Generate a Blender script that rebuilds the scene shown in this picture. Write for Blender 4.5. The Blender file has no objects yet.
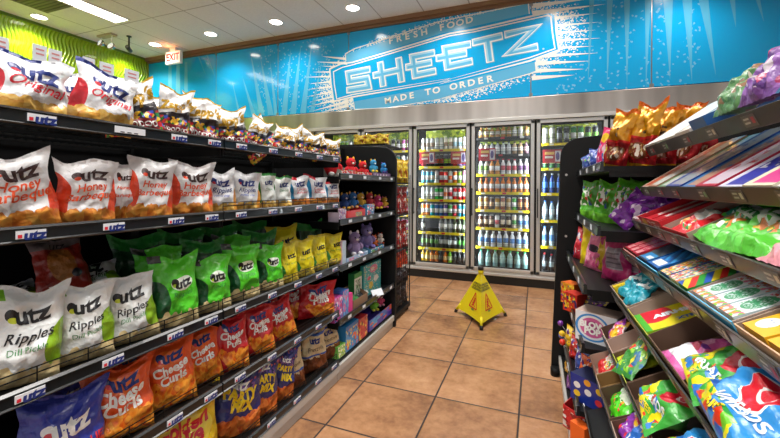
import bpy, bmesh, math, random
from mathutils import Vector, Matrix, noise
random.seed(7)
scn = bpy.context.scene
C = scn.collection
PI = math.pi
R = math.radians

# ---------------------------------------------------------------- camera
FPX, YAW, CX, CY, H, ROLL = 375.3, 0.3688, 390.0, 186.0, 1.22, -0.0062
cd = bpy.data.cameras.new('camera'); cam = bpy.data.objects.new('camera', cd); C.objects.link(cam)
cd.sensor_width = 36; cd.lens = FPX*36/780; cd.shift_y = (CY-219)/780; cd.clip_start = .02
fw = Vector((-math.sin(YAW), math.cos(YAW), 0)); r0 = Vector((math.cos(YAW), math.sin(YAW), 0)); d0 = Vector((0, 0, -1))
rt = r0*math.cos(ROLL)+d0*math.sin(ROLL); up = rt.cross(fw)
cam.matrix_world = Matrix(((rt.x, up.x, -fw.x, 0), (rt.y, up.y, -fw.y, 0), (rt.z, up.z, -fw.z, H), (0, 0, 0, 1)))
scn.camera = cam
# ---------------------------------------------------------------- world, lights, exposure
w = bpy.data.worlds.new('world'); scn.world = w; w.use_nodes = True
w.node_tree.nodes['Background'].inputs[0].default_value = (.96, .98, 1.0, 1)
w.node_tree.nodes['Background'].inputs[1].default_value = .82
scn.view_settings.view_transform = 'Standard'; scn.view_settings.look = 'None'
scn.view_settings.gamma = 1; scn.view_settings.exposure = 0.0
CEIL = 3.54
def area(name, loc, sx, sy, power, col=(1, .97, .92), rot=(0, 0, 0)):
    l = bpy.data.lights.new(name, 'AREA'); l.shape = 'RECTANGLE'; l.size = sx; l.size_y = sy; l.energy = power; l.color = col; l.spread = R(115)
    o = bpy.data.objects.new(name, l); C.objects.link(o); o.location = loc; o.rotation_euler = rot; return o
area('troffer_light', (-.45, 1.3, CEIL-.03), .6, 1.2, 34)
area('troffer_light', (-.45, 3.3, CEIL-.03), .6, 1.2, 26)
area('troffer_light', (-.45, -1.0, CEIL-.03), .6, 1.2, 60)
area('troffer_light', (-2.9, 1.2, CEIL-.03), .6, 1.2, 40)
area('troffer_light', (2.0, 1.2, CEIL-.03), .6, 1.2, 40)
area('troffer_light', (-5.48, 2.99, CEIL-.03), .24, 1.2, 30)

# ---------------------------------------------------------------- pixel helpers (photo pixel -> place in the room)
def ray(px, py):
    x = px-CX; y = py-CY
    u = (x*math.cos(ROLL)-y*math.sin(ROLL))/FPX; v = -(x*math.sin(ROLL)+y*math.cos(ROLL))/FPX
    c, s = math.cos(YAW), math.sin(YAW)
    return Vector((c*u-s, s*u+c, v))
def onX(px, py, x): r = ray(px, py); t = x/r.x; return Vector((x, r.y*t, H+r.z*t))
def onY(px, py, y): r = ray(px, py); t = y/r.y; return Vector((r.x*t, y, H+r.z*t))
def onZ(px, py, z): r = ray(px, py); t = (z-H)/r.z; return Vector((r.x*t, r.y*t, z))
def Yat(px, x, py=240): return onX(px, py, x).y

# ---------------------------------------------------------------- materials
def lin(c):
    if isinstance(c, str):
        c = c.lstrip('#'); c = [int(c[i:i+2], 16)/255 for i in (0, 2, 4)]
    return tuple(((v/12.92) if v <= .04045 else ((v+.055)/1.055)**2.4) for v in c)+(1,)
MATS = {}
def mat(name, col, rough=.5, metal=0, coat=0, emit=None, es=1, bump=0, bscale=40, spec=.5):
    if name in MATS: return MATS[name]
    m = bpy.data.materials.new(name); m.use_nodes = True; nt = m.node_tree; b = nt.nodes['Principled BSDF']
    b.inputs['Base Color'].default_value = lin(col); b.inputs['Roughness'].default_value = rough
    b.inputs['Metallic'].default_value = metal; b.inputs['Coat Weight'].default_value = coat
    b.inputs['Specular IOR Level'].default_value = spec
    if emit: b.inputs['Emission Color'].default_value = lin(emit); b.inputs['Emission Strength'].default_value = es
    if bump: addbump(nt, b, bump, bscale)
    MATS[name] = m; return m
def addbump(nt, b, strength, scale, dist=.01):
    tc = nt.nodes.new('ShaderNodeTexCoord'); n = nt.nodes.new('ShaderNodeTexNoise'); n.inputs['Scale'].default_value = scale; n.inputs['Detail'].default_value = 3
    n2 = nt.nodes.new('ShaderNodeTexVoronoi'); n2.feature = 'F1'; n2.inputs['Scale'].default_value = scale*.9
    w_ = nt.nodes.new('ShaderNodeVectorMath'); w_.operation = 'MULTIPLY_ADD'; w_.inputs[1].default_value = (.05, .05, .05)
    nt.links.new(n.outputs['Color'], w_.inputs[0]); nt.links.new(tc.outputs['Object'], w_.inputs[2]); nt.links.new(w_.outputs[0], n2.inputs['Vector'])
    nt.links.new(tc.outputs['Object'], n.inputs['Vector'])
    ad = nt.nodes.new('ShaderNodeMath'); ad.operation = 'ADD'; nt.links.new(n.outputs['Fac'], ad.inputs[0]); nt.links.new(n2.outputs['Distance'], ad.inputs[1])
    bp = nt.nodes.new('ShaderNodeBump'); bp.inputs['Strength'].default_value = strength; bp.inputs['Distance'].default_value = dist
    nt.links.new(ad.outputs[0], bp.inputs['Height']); nt.links.new(bp.outputs['Normal'], b.inputs['Normal'])
class NT:
    def __init__(s, name, rough=.4, metal=0, coat=0):
        s.m = bpy.data.materials.new(name); s.m.use_nodes = True; s.t = s.m.node_tree; s.b = s.t.nodes['Principled BSDF']
        s.b.inputs['Roughness'].default_value = rough; s.b.inputs['Metallic'].default_value = metal; s.b.inputs['Coat Weight'].default_value = coat
    def n(s, kind): return s.t.nodes.new('ShaderNode'+kind)
    def put(s, sock, v):
        if isinstance(v, bpy.types.NodeSocket): s.t.links.new(v, sock)
        else: sock.default_value = v
    def math(s, op, a, b=0.0, c=None):
        n = s.n('Math'); n.operation = op; s.put(n.inputs[0], a); s.put(n.inputs[1], b)
        if c is not None: s.put(n.inputs[2], c)
        return n.outputs[0]
    def mix(s, f, a, b):
        n = s.n('Mix'); n.data_type = 'RGBA'; s.put(n.inputs[0], f); s.put(n.inputs[6], a); s.put(n.inputs[7], b); return n.outputs[2]
    def noise(s, vec, scale, detail=2, rough=.5):
        n = s.n('TexNoise'); s.put(n.inputs['Vector'], vec); n.inputs['Scale'].default_value = scale; n.inputs['Detail'].default_value = detail
        n.inputs['Roughness'].default_value = rough; return n.outputs['Fac']
    def vor(s, vec, scale, out='Color', feat='F1'):
        n = s.n('TexVoronoi'); n.feature = feat; s.put(n.inputs['Vector'], vec); n.inputs['Scale'].default_value = scale; return n.outputs[out]
    def ramp(s, f, stops, interp='LINEAR'):
        n = s.n('ValToRGB'); s.put(n.inputs[0], f); e = n.color_ramp.elements; n.color_ramp.interpolation = interp
        while len(e) < len(stops): e.new(.5)
        for i, (p, c) in enumerate(stops): e[i].position = p; e[i].color = lin(c)
        return n.outputs[0]
def art(name, base, layers=(), rough=.33, coat=.3, metal=0, bump=.0, bscale=30, asp=1.0):
    """printed packaging: flat colour shapes laid over a base in UV space (u across, v up)"""
    if name in MATS: return MATS[name]
    k = NT(name, rough, metal, coat)
    tc = k.n('TexCoord'); sx = k.n('SeparateXYZ'); k.t.links.new(tc.outputs['UV'], sx.inputs[0]); u, v = sx.outputs[0], sx.outputs[1]
    uvm = k.n('Mapping'); k.t.links.new(tc.outputs['UV'], uvm.inputs[0]); uvm.inputs['Scale'].default_value = (1, asp, 1); vec = uvm.outputs[0]
    col = lin(base)
    for L in layers:
        kind = L[0]
        if kind == 'rect':
            _, x0, y0, x1, y1, c = L
            m = k.math('MULTIPLY', k.math('MULTIPLY', k.math('GREATER_THAN', u, x0), k.math('LESS_THAN', u, x1)), k.math('MULTIPLY', k.math('GREATER_THAN', v, y0), k.math('LESS_THAN', v, y1))); c = lin(c)
        elif kind == 'ell':
            _, cx, cy, rx, ry, c = L
            a = k.math('DIVIDE', k.math('SUBTRACT', u, cx), rx); b = k.math('DIVIDE', k.math('SUBTRACT', v, cy), ry)
            m = k.math('LESS_THAN', k.math('ADD', k.math('MULTIPLY', a, a), k.math('MULTIPLY', b, b)), 1.0); c = lin(c)
        elif kind == 'wedge':     # a*u+b*v < c
            _, a, b, t, c = L
            m = k.math('LESS_THAN', k.math('ADD', k.math('MULTIPLY', u, a), k.math('MULTIPLY', v, b)), t); c = lin(c)
        elif kind == 'chips':     # snack photo below height y
            _, y, cols, sc = L
            nz = k.noise(vec, 7, 1)
            m = k.math('LESS_THAN', v, k.math('ADD', y-.12, k.math('MULTIPLY', nz, .24)))
            vc = k.vor(vec, sc); s2 = k.n('SeparateXYZ'); k.t.links.new(vc, s2.inputs[0])
            ds = k.vor(vec, sc, 'Distance')
            f = k.math('ADD', k.math('MULTIPLY', s2.outputs[0], .6), k.math('MULTIPLY', ds, .55))
            c = k.ramp(f, [(i/(len(cols)-1), cc) for i, cc in enumerate(cols)])
        elif kind == 'cells':     # random coloured blobs inside a rect
            _, x0, y0, x1, y1, cols, sc, dens = L
            m = k.math('MULTIPLY', k.math('MULTIPLY', k.math('GREATER_THAN', u, x0), k.math('LESS_THAN', u, x1)), k.math('MULTIPLY', k.math('GREATER_THAN', v, y0), k.math('LESS_THAN', v, y1)))
            vc = k.vor(vec, sc*1.7); s2 = k.n('SeparateXYZ'); k.t.links.new(vc, s2.inputs[0])
            m = k.math('MULTIPLY', m, k.math('LESS_THAN', s2.outputs[1], dens))
            c = k.ramp(s2.outputs[0], [(.1+.8*i/len(cols), cc) for i, cc in enumerate(cols)], 'CONSTANT')
        elif kind == 'stripes':
            _, x0, y0, x1, y1, nu, nv, cols = L
            m = k.math('MULTIPLY', k.math('MULTIPLY', k.math('GREATER_THAN', u, x0), k.math('LESS_THAN', u, x1)), k.math('MULTIPLY', k.math('GREATER_THAN', v, y0), k.math('LESS_THAN', v, y1)))
            f = k.math('FRACT', k.math('ADD', k.math('MULTIPLY', u, nu), k.math('MULTIPLY', v, nv)))
            c = k.ramp(f, [(i/len(cols), cc) for i, cc in enumerate(cols)], 'CONSTANT')
        col = k.mix(m, col, c)
    k.put(k.b.inputs['Base Color'], col)
    if bump: addbump(k.t, k.b, bump, bscale*.75, .014)
    MATS[name] = k.m; return k.m

# ---------------------------------------------------------------- mesh builder
class MB:
    def __init__(s): s.v = []; s.f = []; s.m = []; s.uv = []; s.sm = []
    def face(s, idx, m=0, uv=None, smooth=False): s.f.append(tuple(idx)); s.m.append(m); s.uv.append(uv); s.sm.append(smooth)
    def quad(s, a, b, c, d, m=0, uv=None):
        i = len(s.v); s.v += [tuple(a), tuple(b), tuple(c), tuple(d)]; s.face((i, i+1, i+2, i+3), m, uv or [(0, 0), (1, 0), (1, 1), (0, 1)])
    def box(s, x0, x1, y0, y1, z0, z1, m=0, M=None, fm=None):
        """fm: material per face (front -y, right +x, back +y, left -x, top, bottom)"""
        p = [Vector(q) for q in ((x0, y0, z0), (x1, y0, z0), (x1, y1, z0), (x0, y1, z0), (x0, y0, z1), (x1, y0, z1), (x1, y1, z1), (x0, y1, z1))]
        if M: p = [M @ q for q in p]
        i = len(s.v); s.v += [tuple(q) for q in p]
        fs = [(0, 1, 5, 4), (1, 2, 6, 5), (2, 3, 7, 6), (3, 0, 4, 7), (4, 5, 6, 7), (3, 2, 1, 0)]
        for k, f in enumerate(fs): s.face([i+q for q in f], fm[k] if fm else m, [(0, 0), (1, 0), (1, 1), (0, 1)])
        return s
    def tube(s, a, b, r, n=8, m=0, r2=None, caps=True):
        a = Vector(a); b = Vector(b); d = (b-a).normalized(); t = d.orthogonal().normalized(); q = d.cross(t); r2 = r if r2 is None else r2
        i = len(s.v)
        for P, rr in ((a, r), (b, r2)):
            for k in range(n): an = 2*PI*k/n; s.v.append(tuple(P+t*(rr*math.cos(an))+q*(rr*math.sin(an))))
        for k in range(n): s.face((i+k, i+(k+1) % n, i+n+(k+1) % n, i+n+k), m, None, n > 5)
        if caps: s.face([i+k for k in range(n)][::-1], m); s.face([i+n+k for k in range(n)], m)
        return s
    def path(s, pts, r, n=6, m=0):
        for a, b in zip(pts, pts[1:]): s.tube(a, b, r, n, m)
        return s
    def lathe(s, prof, n=12, m=0, c=(0, 0, 0), ms=None, M=None, caps=True):
        """prof [(r,z)...] about z through c; ms = material per band"""
        i = len(s.v); k = len(prof)
        for r, z in prof:
            for j in range(n):
                an = 2*PI*j/n; p = Vector((c[0]+r*math.cos(an), c[1]+r*math.sin(an), c[2]+z)); s.v.append(tuple(M @ p if M else p))
        for a in range(k-1):
            mm = ms[a] if ms else m
            for j in range(n):
                j2 = (j+1) % n
                s.face((i+a*n+j, i+a*n+j2, i+(a+1)*n+j2, i+(a+1)*n+j), mm, [(j/n, prof[a][1]), ((j+1)/n, prof[a][1]), ((j+1)/n, prof[a+1][1]), (j/n, prof[a+1][1])], True)
        if not caps: return s
        s.face([i+j for j in range(n)][::-1], ms[0] if ms else m); s.face([i+(k-1)*n+j for j in range(n)], ms[-1] if ms else m)
        return s
    def ball(s, c, r, m=0, n=12, sc=(1, 1, 1), rot=None):
        prof = [(max(1e-4, math.sin(PI*j/n)), -math.cos(PI*j/n)) for j in range(n+1)]
        M = Matrix.Translation(Vector(c)) @ (rot.to_4x4() if rot else Matrix()) @ Matrix.Diagonal((r*sc[0], r*sc[1], r*sc[2], 1))
        return s.lathe(prof, n+4, m, M=M)
    def prism(s, pts, d, m=0, axis='y', off=0.0, mside=None):
        """outline pts (a,b) extruded by d"""
        def P(a, b, t): return (a, off+t, b) if axis == 'y' else ((off+t, a, b) if axis == 'x' else (a, b, off+t))
        i = len(s.v); n = len(pts)
        for t in (0, d): s.v += [P(a, b, t) for a, b in pts]
        s.face(list(range(i, i+n)), m); s.face(list(range(i+n, i+2*n))[::-1], m)
        for k in range(n): s.face((i+k, i+n+k, i+n+(k+1) % n, i+(k+1) % n), m if mside is None else mside)
        return s
    def grid(s, fn, nu, nv, m=0, flip=False, mf=None):
        i = len(s.v)
        for b in range(nv+1):
            for a in range(nu+1): s.v.append(tuple(fn(a/nu, b/nv)))
        for b in range(nv):
            for a in range(nu):
                q = [i+b*(nu+1)+a, i+b*(nu+1)+a+1, i+(b+1)*(nu+1)+a+1, i+(b+1)*(nu+1)+a]; uv = [(a/nu, b/nv), ((a+1)/nu, b/nv), ((a+1)/nu, (b+1)/nv), (a/nu, (b+1)/nv)]
                if flip: q = q[::-1]; uv = uv[::-1]
                s.face(q, mf(a/nu, b/nv) if mf else m, uv, True)
        return s
    def mesh(s, name, mats):
        me = bpy.data.meshes.new(name); me.from_pydata(s.v, [], s.f)
        for m in mats: me.materials.append(m)
        ul = me.uv_layers.new(name='UVMap').data; li = 0
        me.polygons.foreach_set('material_index', s.m); me.polygons.foreach_set('use_smooth', s.sm)
        for f, uv in zip(s.f, s.uv):
            if uv:
                for q in range(len(f)): ul[li+q].uv = uv[q]
            li += len(f)
        me.update(); return me
    def build(s, name, mats, parent=None, M=None, bevel=0, recalc=True):
        me = s.mesh(name, mats if isinstance(mats, (list, tuple)) else [mats])
        if recalc:
            b = bmesh.new(); b.from_mesh(me); bmesh.ops.recalc_face_normals(b, faces=b.faces); b.to_mesh(me); b.free()
        o = bpy.data.objects.new(name, me); C.objects.link(o)
        adopt(o, parent, M if M is not None else Matrix())
        if bevel:
            md = o.modifiers.new('bevel', 'BEVEL'); md.width = bevel; md.segments = 2; md.limit_method = 'ANGLE'; md.angle_limit = R(50)
        return o
def tag(o, label=None, cat=None, group=None, kind=None):
    if label: o['label'] = label
    if cat: o['category'] = cat
    if group: o['group'] = group
    if kind: o['kind'] = kind
    return o
WM = {}
def adopt(o, parent, M):
    """put o at world matrix M, under parent if there is one"""
    WM[o.name] = M.copy()
    if parent: o.parent = parent; o.matrix_basis = WM[parent.name].inverted() @ M
    else: o.matrix_basis = M
def thing(name, label, cat, M=None, group=None):
    o = bpy.data.objects.new(name, None); C.objects.link(o); o.empty_display_size = .05
    adopt(o, None, M if M is not None else Matrix())
    return tag(o, label, cat, group)
def T(x, y, z): return Matrix.Translation((x, y, z))
def Rz(a): return Matrix.Rotation(R(a), 4, 'Z')
def Rx(a): return Matrix.Rotation(R(a), 4, 'X')
def Ry(a): return Matrix.Rotation(R(a), 4, 'Y')
def inst(name, me, M, label=None, cat=None, group=None, parent=None):
    o = bpy.data.objects.new(name, me); C.objects.link(o)
    adopt(o, parent, M)
    return tag(o, label, cat, group)

# ---------------------------------------------------------------- lettering
_tc = {}
def text2d(s, size=1.0, shear=0, xs=1.0, bold=0.0, seg=None):
    """centred lettering as flat triangles: verts [(x,z)], faces"""
    key = (s, round(size, 5), shear, xs, bold, seg)
    if key in _tc: return _tc[key]
    cu = bpy.data.curves.new('lettering', 'FONT'); cu.body = s; cu.size = size; cu.shear = shear; cu.offset = bold*size; cu.resolution_u = 3
    cu.align_x = 'CENTER'; cu.align_y = 'CENTER'
    o = bpy.data.objects.new('lettering', cu); me = o.to_mesh()
    b = bmesh.new(); b.from_mesh(me); bmesh.ops.remove_doubles(b, verts=b.verts, dist=1e-5); bmesh.ops.triangulate(b, faces=b.faces)
    if seg:
        for _ in range(5):
            es = [e for e in b.edges if e.calc_length()*max(1, xs) > seg]
            if not es: break
            bmesh.ops.subdivide_edges(b, edges=es, cuts=1); bmesh.ops.triangulate(b, faces=b.faces)
    vs = [(v.co.x*xs, v.co.y) for v in b.verts]; b.verts.index_update(); fs = [[v.index for v in f.verts] for f in b.faces]
    b.free(); o.to_mesh_clear(); bpy.data.objects.remove(o); bpy.data.curves.remove(cu)
    _tc[key] = (vs, fs); return vs, fs
def letter(mb, s, fn, size, m, shear=0, xs=1.0, bold=0.0, seg=None):
    """add lettering to mb, each (x,z) mapped to 3D by fn"""
    vs, fs = text2d(s, size, shear, xs, bold, seg)
    i = len(mb.v); mb.v += [tuple(fn(x, z)) for x, z in vs]
    for f in fs: mb.face([i+q for q in f], m)
def flatfn(cx, y, cz, rot=0):
    c, s = math.cos(rot), math.sin(rot)
    return lambda x, z: (cx+x*c-z*s, y, cz+x*s+z*c)

# ================================================================ ROOM
WY = 4.90            # wall with the mural and the cooler doors
LX = -6.70           # green wall
def m_floor():
    k = NT('floor_tile', .28); tc = k.n('TexCoord'); sx = k.n('SeparateXYZ'); k.t.links.new(tc.outputs['Object'], sx.inputs[0])
    P = .4577
    def cell(s, o):
        t = k.math('DIVIDE', k.math('SUBTRACT', s, o), P); f = k.math('FRACT', t); e = k.math('MINIMUM', f, k.math('SUBTRACT', 1.0, f)); return e, k.math('FLOOR', t)
    ex, ix = cell(sx.outputs[0], -.989); ey, iy = cell(sx.outputs[1], 2.128)
    e = k.math('MINIMUM', ex, ey); g = k.math('LESS_THAN', e, .0105)
    cmb = k.n('CombineXYZ'); k.put(cmb.inputs[0], ix); k.put(cmb.inputs[1], iy)
    wn = k.n('TexWhiteNoise'); k.put(wn.inputs['Vector'], cmb.outputs[0])
    va = k.n('VectorMath'); va.operation = 'MULTIPLY_ADD'; k.put(va.inputs[0], wn.outputs['Color']); va.inputs[1].default_value = (9, 9, 9); k.t.links.new(tc.outputs['Object'], va.inputs[2])
    n1 = k.noise(va.outputs[0], 3.2, 6, .62); n2 = k.noise(va.outputs[0], 26, 4, .6)
    f = k.math('ADD', k.math('MULTIPLY', n1, .75), k.math('MULTIPLY', n2, .3))
    f = k.math('ADD', f, k.math('MULTIPLY', k.math('SUBTRACT', wn.outputs['Value'], .5), .12))
    c = k.ramp(f, [(.28, '#6b4a36'), (.42, '#8d6547'), (.55, '#a67a57'), (.68, '#b88b66'), (.82, '#c89f7c')])
    k.put(k.b.inputs['Base Color'], k.mix(g, c, lin('#2a1d17')))
    k.put(k.b.inputs['Roughness'], k.math('ADD', .26, k.math('MULTIPLY', g, .5)))
    bp = k.n('Bump'); bp.inputs['Strength'].default_value = .5; bp.inputs['Distance'].default_value = .004
    k.put(bp.inputs['Height'], k.math('ADD', k.math('MINIMUM', k.math('MULTIPLY', e, 40), 1.0), k.math('MULTIPLY', n2, .15))); k.put(k.b.inputs['Normal'], bp.outputs[0])
    return k.m
def struct(name, mb, m, **kw): o = mb.build(name, m, **kw); o['kind'] = 'structure'; return o
struct('floor', MB().box(LX, 4.2, -3, WY+1.0, -.1, 0), m_floor())
def m_ceil():
    k = NT('ceiling_tile', .9); tc = k.n('TexCoord'); sx = k.n('SeparateXYZ'); k.t.links.new(tc.outputs['Object'], sx.inputs[0])
    def e(s, o, P): f = k.math('FRACT', k.math('DIVIDE', k.math('SUBTRACT', s, o), P)); return k.math('MULTIPLY', k.math('MINIMUM', f, k.math('SUBTRACT', 1.0, f)), P)
    g = k.math('LESS_THAN', k.math('MINIMUM', e(sx.outputs[0], -4.99, .6), e(sx.outputs[1], 3.67, 1.2)), .008)
    n = k.noise(tc.outputs['Object'], 60, 3)
    c = k.ramp(n, [(.3, '#e6e4e2'), (.7, '#f0eeec')])
    k.put(k.b.inputs['Base Color'], k.mix(g, c, lin('#b5afaa'))); return k.m
struct('ceiling', MB().box(LX, 4.2, -3, WY+.9, CEIL, CEIL+.1), m_ceil())
struct('wall_back', MB().box(LX-.1, 4.2, WY+.9, WY+1.0, 0, CEIL).box(LX-.1, 4.2, WY+.02, WY+.9, 2.10, CEIL).box(LX-.1, -4.66, WY+.02, WY+.9, 0, 2.1).box(2.34, 4.2, WY+.02, WY+.9, 0, 2.1), mat('wall_paint', '#bfc4c4', .7))
def m_green():
    k = NT('green_wave_panel', .22, 0, .4); tc = k.n('TexCoord'); sx = k.n('SeparateXYZ'); k.t.links.new(tc.outputs['Object'], sx.inputs[0])
    y, z = sx.outputs[1], sx.outputs[2]
    ph = k.math('ADD', k.math('MULTIPLY', k.math('SINE', k.math('MULTIPLY', z, 17.0)), .022), k.math('MULTIPLY', k.math('SINE', k.math('ADD', k.math('MULTIPLY', z, 5.1), k.math('MULTIPLY', y, 1.3))), .03))
    s = k.math('SINE', k.math('MULTIPLY', k.math('ADD', y, ph), 2*PI/.048))
    h = k.math('MULTIPLY', k.math('ADD', s, 1.0), .5)
    k.b.inputs['Base Color'].default_value = lin('#8fb410')
    bp = k.n('Bump'); bp.inputs['Strength'].default_value = 1; bp.inputs['Distance'].default_value = .012; k.put(bp.inputs['Height'], k.math('POWER', h, 1.6)); k.put(k.b.inputs['Normal'], bp.outputs[0])
    return k.m
struct('wall_left', MB().box(LX-.1, LX, -3, WY+.02, 0, CEIL), m_green())
struct('wall_right', MB().box(4.2, 4.3, -3, WY+1, 0, CEIL), mat('wall_paint', '#bfc4c4', .7))
bronze = mat('bronze_trim', '#8a6a4e', .4, .2)
struct('trim_1', MB().box(LX, 4.2, WY-.10, WY+.02, CEIL-.055, CEIL).box(LX, 4.2, WY-.06, WY+.02, CEIL-.085, CEIL-.055), bronze)
struct('trim_2', MB().box(LX, LX+.012, -3, WY-.1, CEIL-.035, CEIL), mat('dark_green_trim', '#5a7a18', .5))

# ================================================================ MURAL
BL = lambda px, py: onY(px, py, WY-.03)
def m_mural():
    k = NT('mural_print', .16, 0, .5); tc = k.n('TexCoord'); sx = k.n('SeparateXYZ'); k.t.links.new(tc.outputs['Object'], sx.inputs[0])
    x, z = sx.outputs[0], sx.outputs[2]
    # sprayed white dots around the badge
    a = k.math('DIVIDE', k.math('ABSOLUTE', k.math('SUBTRACT', x, -1.28)), 1.75)
    sl = k.math('SUBTRACT', z, k.math('ADD', 2.85, k.math('MULTIPLY', k.math('SUBTRACT', x, -1.28), .13)))
    b = k.math('DIVIDE', sl, .54)
    r = k.math('SQRT', k.math('ADD', k.math('POWER', a, 2.6), k.math('MULTIPLY', b, b)))
    dens = k.math('MULTIPLY', k.math('SUBTRACT', 1.12, r), 2.6)
    dens = k.math('MINIMUM', dens, .8)
    dot = k.vor(tc.outputs['Object'], 75, 'Color'); s2 = k.n('SeparateXYZ'); k.t.links.new(dot, s2.inputs[0])
    m = k.math('LESS_THAN', s2.outputs[0], k.math('MAXIMUM', dens, 0.0))
    col = k.mix(m, lin('#04a9ea'), lin('#eef4f2'))
    # faint sprayed dots inside the light rays
    dn = k.vor(tc.outputs['Object'], 55, 'Color'); s3 = k.n('SeparateXYZ'); k.t.links.new(dn, s3.inputs[0])
    band = k.math('MULTIPLY', k.math('LESS_THAN', s3.outputs[1], .06), k.math('MULTIPLY', k.math('GREATER_THAN', k.math('ABSOLUTE', k.math('SUBTRACT', x, -1.28)), 1.5), k.math('LESS_THAN', k.math('ABSOLUTE', k.math('SUBTRACT', x, -1.28)), 2.9)))
    col = k.mix(k.math('MULTIPLY', band, .5), col, lin('#9fd6ee'))
    k.put(k.b.inputs['Base Color'], col); return k.m
mural = thing('wall_mural', 'bright blue wall mural of wide panels with white block lettering above the cooler doors', 'mural')
seams = [150.5, 217.3, 279, 349.3, 531, 651]
xs = [onY(s, 60, WY).x for s in seams]; xs = [LX] + xs[1:] + [2.6, 4.1]
ZB, ZT = 2.325, CEIL-.085
steel_cap = mat('seam_metal', '#9aa0a2', .3, .9)
for i in range(len(xs)-1):
    MB().box(xs[i]+.006, xs[i+1]-.006, WY-.025, WY+.01, ZB, ZT).build('panel', m_mural() if 'mural_print' not in MATS else MATS['mural_print'], mural, bevel=.003)
    if i == 0: MATS['mural_print'] = bpy.data.objects['panel'].data.materials[0]
for x in xs[1:-1]:
    MB().box(x-.008, x+.008, WY-.02, WY, ZB-.01, ZT).box(x-.02, x+.02, WY-.032, WY-.02, ZB-.012, ZB+.035).box(x-.02, x+.02, WY-.032, WY-.02, ZT-.035, ZT).build('joint', steel_cap, mural)
Y1 = WY-.0265
cream = mat('mural_white', '#f3f4ee', .25); pale = mat('mural_pale', '#a3d6f0', .25); midb = mat('mural_mid_blue', '#63b8e4', .2); deep = mat('mural_blue', '#04a9ea', .18, coat=.4)
def wp(px, py, k=0): p = onY(px, py, WY-.0265); return (p.x, WY-.0265-k*.0007, p.z)
c1 = lambda x, y: (340+x/7.09, 20+y/7.09); c3 = lambda x, y: (340+x/7.09, 60+y/7.09); c2 = lambda x, y: (440+x/6, y/6); c4 = lambda x, y: (440+x/6, 50+y/6); c5 = lambda x, y: (230+x/4.87, 30+y/4.87)
def poly(mb, pts, k, m=0): i = len(mb.v); mb.v += [wp(*p, k) for p in pts]; mb.face(range(i, i+len(pts)), m)
def band(mb, pts, wd, k, m=0, closed=False):
    """a painted line of width wd along wall points"""
    P = [Vector((wp(*p)[0], 0, wp(*p)[2])) for p in pts]; n = len(P)
    L, Rr = [], []
    for i, p in enumerate(P):
        a = P[i-1] if (i > 0 or closed) else None; b = P[(i+1) % n] if (i < n-1 or closed) else None
        d1 = (p-a).normalized() if a is not None else (b-p).normalized(); d2 = (b-p).normalized() if b is not None else d1
        t = (d1+d2).normalized(); nn = Vector((-t.z, 0, t.x)); s = wd/2/max(.5, t.dot(d1))
        L.append(p+nn*s); Rr.append(p-nn*s)
    i0 = len(mb.v)
    for a, b in zip(L, Rr): mb.v += [(a.x, Y1-k*.0007, a.z), (b.x, Y1-k*.0007, b.z)]
    for i in range(n if closed else n-1):
        j = (i+1) % n; mb.face((i0+2*i, i0+2*i+1, i0+2*j+1, i0+2*j), m)
# white horizontal sunburst rays either side of the badge
lx0 = [(446, 128), (420, 155), (445, 175), (400, 205), (365, 230), (385, 262), (375, 290), (372, 325), (385, 352), (372, 375), (400, 395), (440, 402)]
for i, (a, b) in enumerate(lx0):
    x, y = c5(a, b); xe, ye = c5(578, 132+(i+.5)*20.5)
    mb = MB(); poly(mb, [(x, y), (xe, ye-1.6), (xe, ye+1.6)], 0); mb.build('white_ray', cream, mural)
rr = [(600, -3), (606, 4), (598, 13), (600, 22), (596, 30), (601, 38), (594, 46), (598, 53), (590, 61), (585, 69), (575, 75)]
for i, (a, b) in enumerate(rr):
    xe, ye = 532, -2+i*7.2+8
    mb = MB(); poly(mb, [(xe, ye-2.4), (a, b), (xe, ye+2.4)], 0); mb.build('white_ray', cream, mural)
# tall pale light rays
raym = mat('mural_ray', '#5cbce6', .2, coat=.4)
for (xb, yb, wd, tx, ty) in [(262, 115, 2.6, 250, 50), (271, 115, 2.8, 260, 55), (284, 115, 3.0, 291, 48), (293, 114, 3, 301, 44), (303, 113, 3, 312, 42), (254, 116, 2, 242, 75), (240, 117, 1.2, 232, 80), (312, 112, 2.2, 322, 60), (276, 115, 1.8, 270, 60)]:
    mb = MB(); poly(mb, [(xb-wd, yb), (xb+wd, yb), (tx, ty)], 0); mb.build('light_ray', raym, mural)
for (xt, wd, tx, ty) in [(668, 5, 670, 80), (687, 5, 692, 82), (703, 5, 716, 76), (732, 3, 736, 28), (757, 2.5, 764, 22), (648, 3, 646, 90), (627, 3, 627, 88), (610, 3, 607, 85), (592, 2.5, 588, 84), (206, 1.0, 216, 80), (197, 1, 206, 76)]:
    y0 = -4 if xt > 300 else 52
    mb = MB(); poly(mb, [(xt-wd, y0), (xt+wd, y0), (tx, ty)], 0); mb.build('light_ray', raym, mural)
for (x, wd) in [(170, 2.2), (178, 2.5), (186, 2)]:
    mb = MB(); poly(mb, [(x-wd, 105), (x+wd, 105), (x+wd*.6, 62), (x-wd*.6, 62)], 0); mb.build('light_ray', raym, mural)
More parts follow.
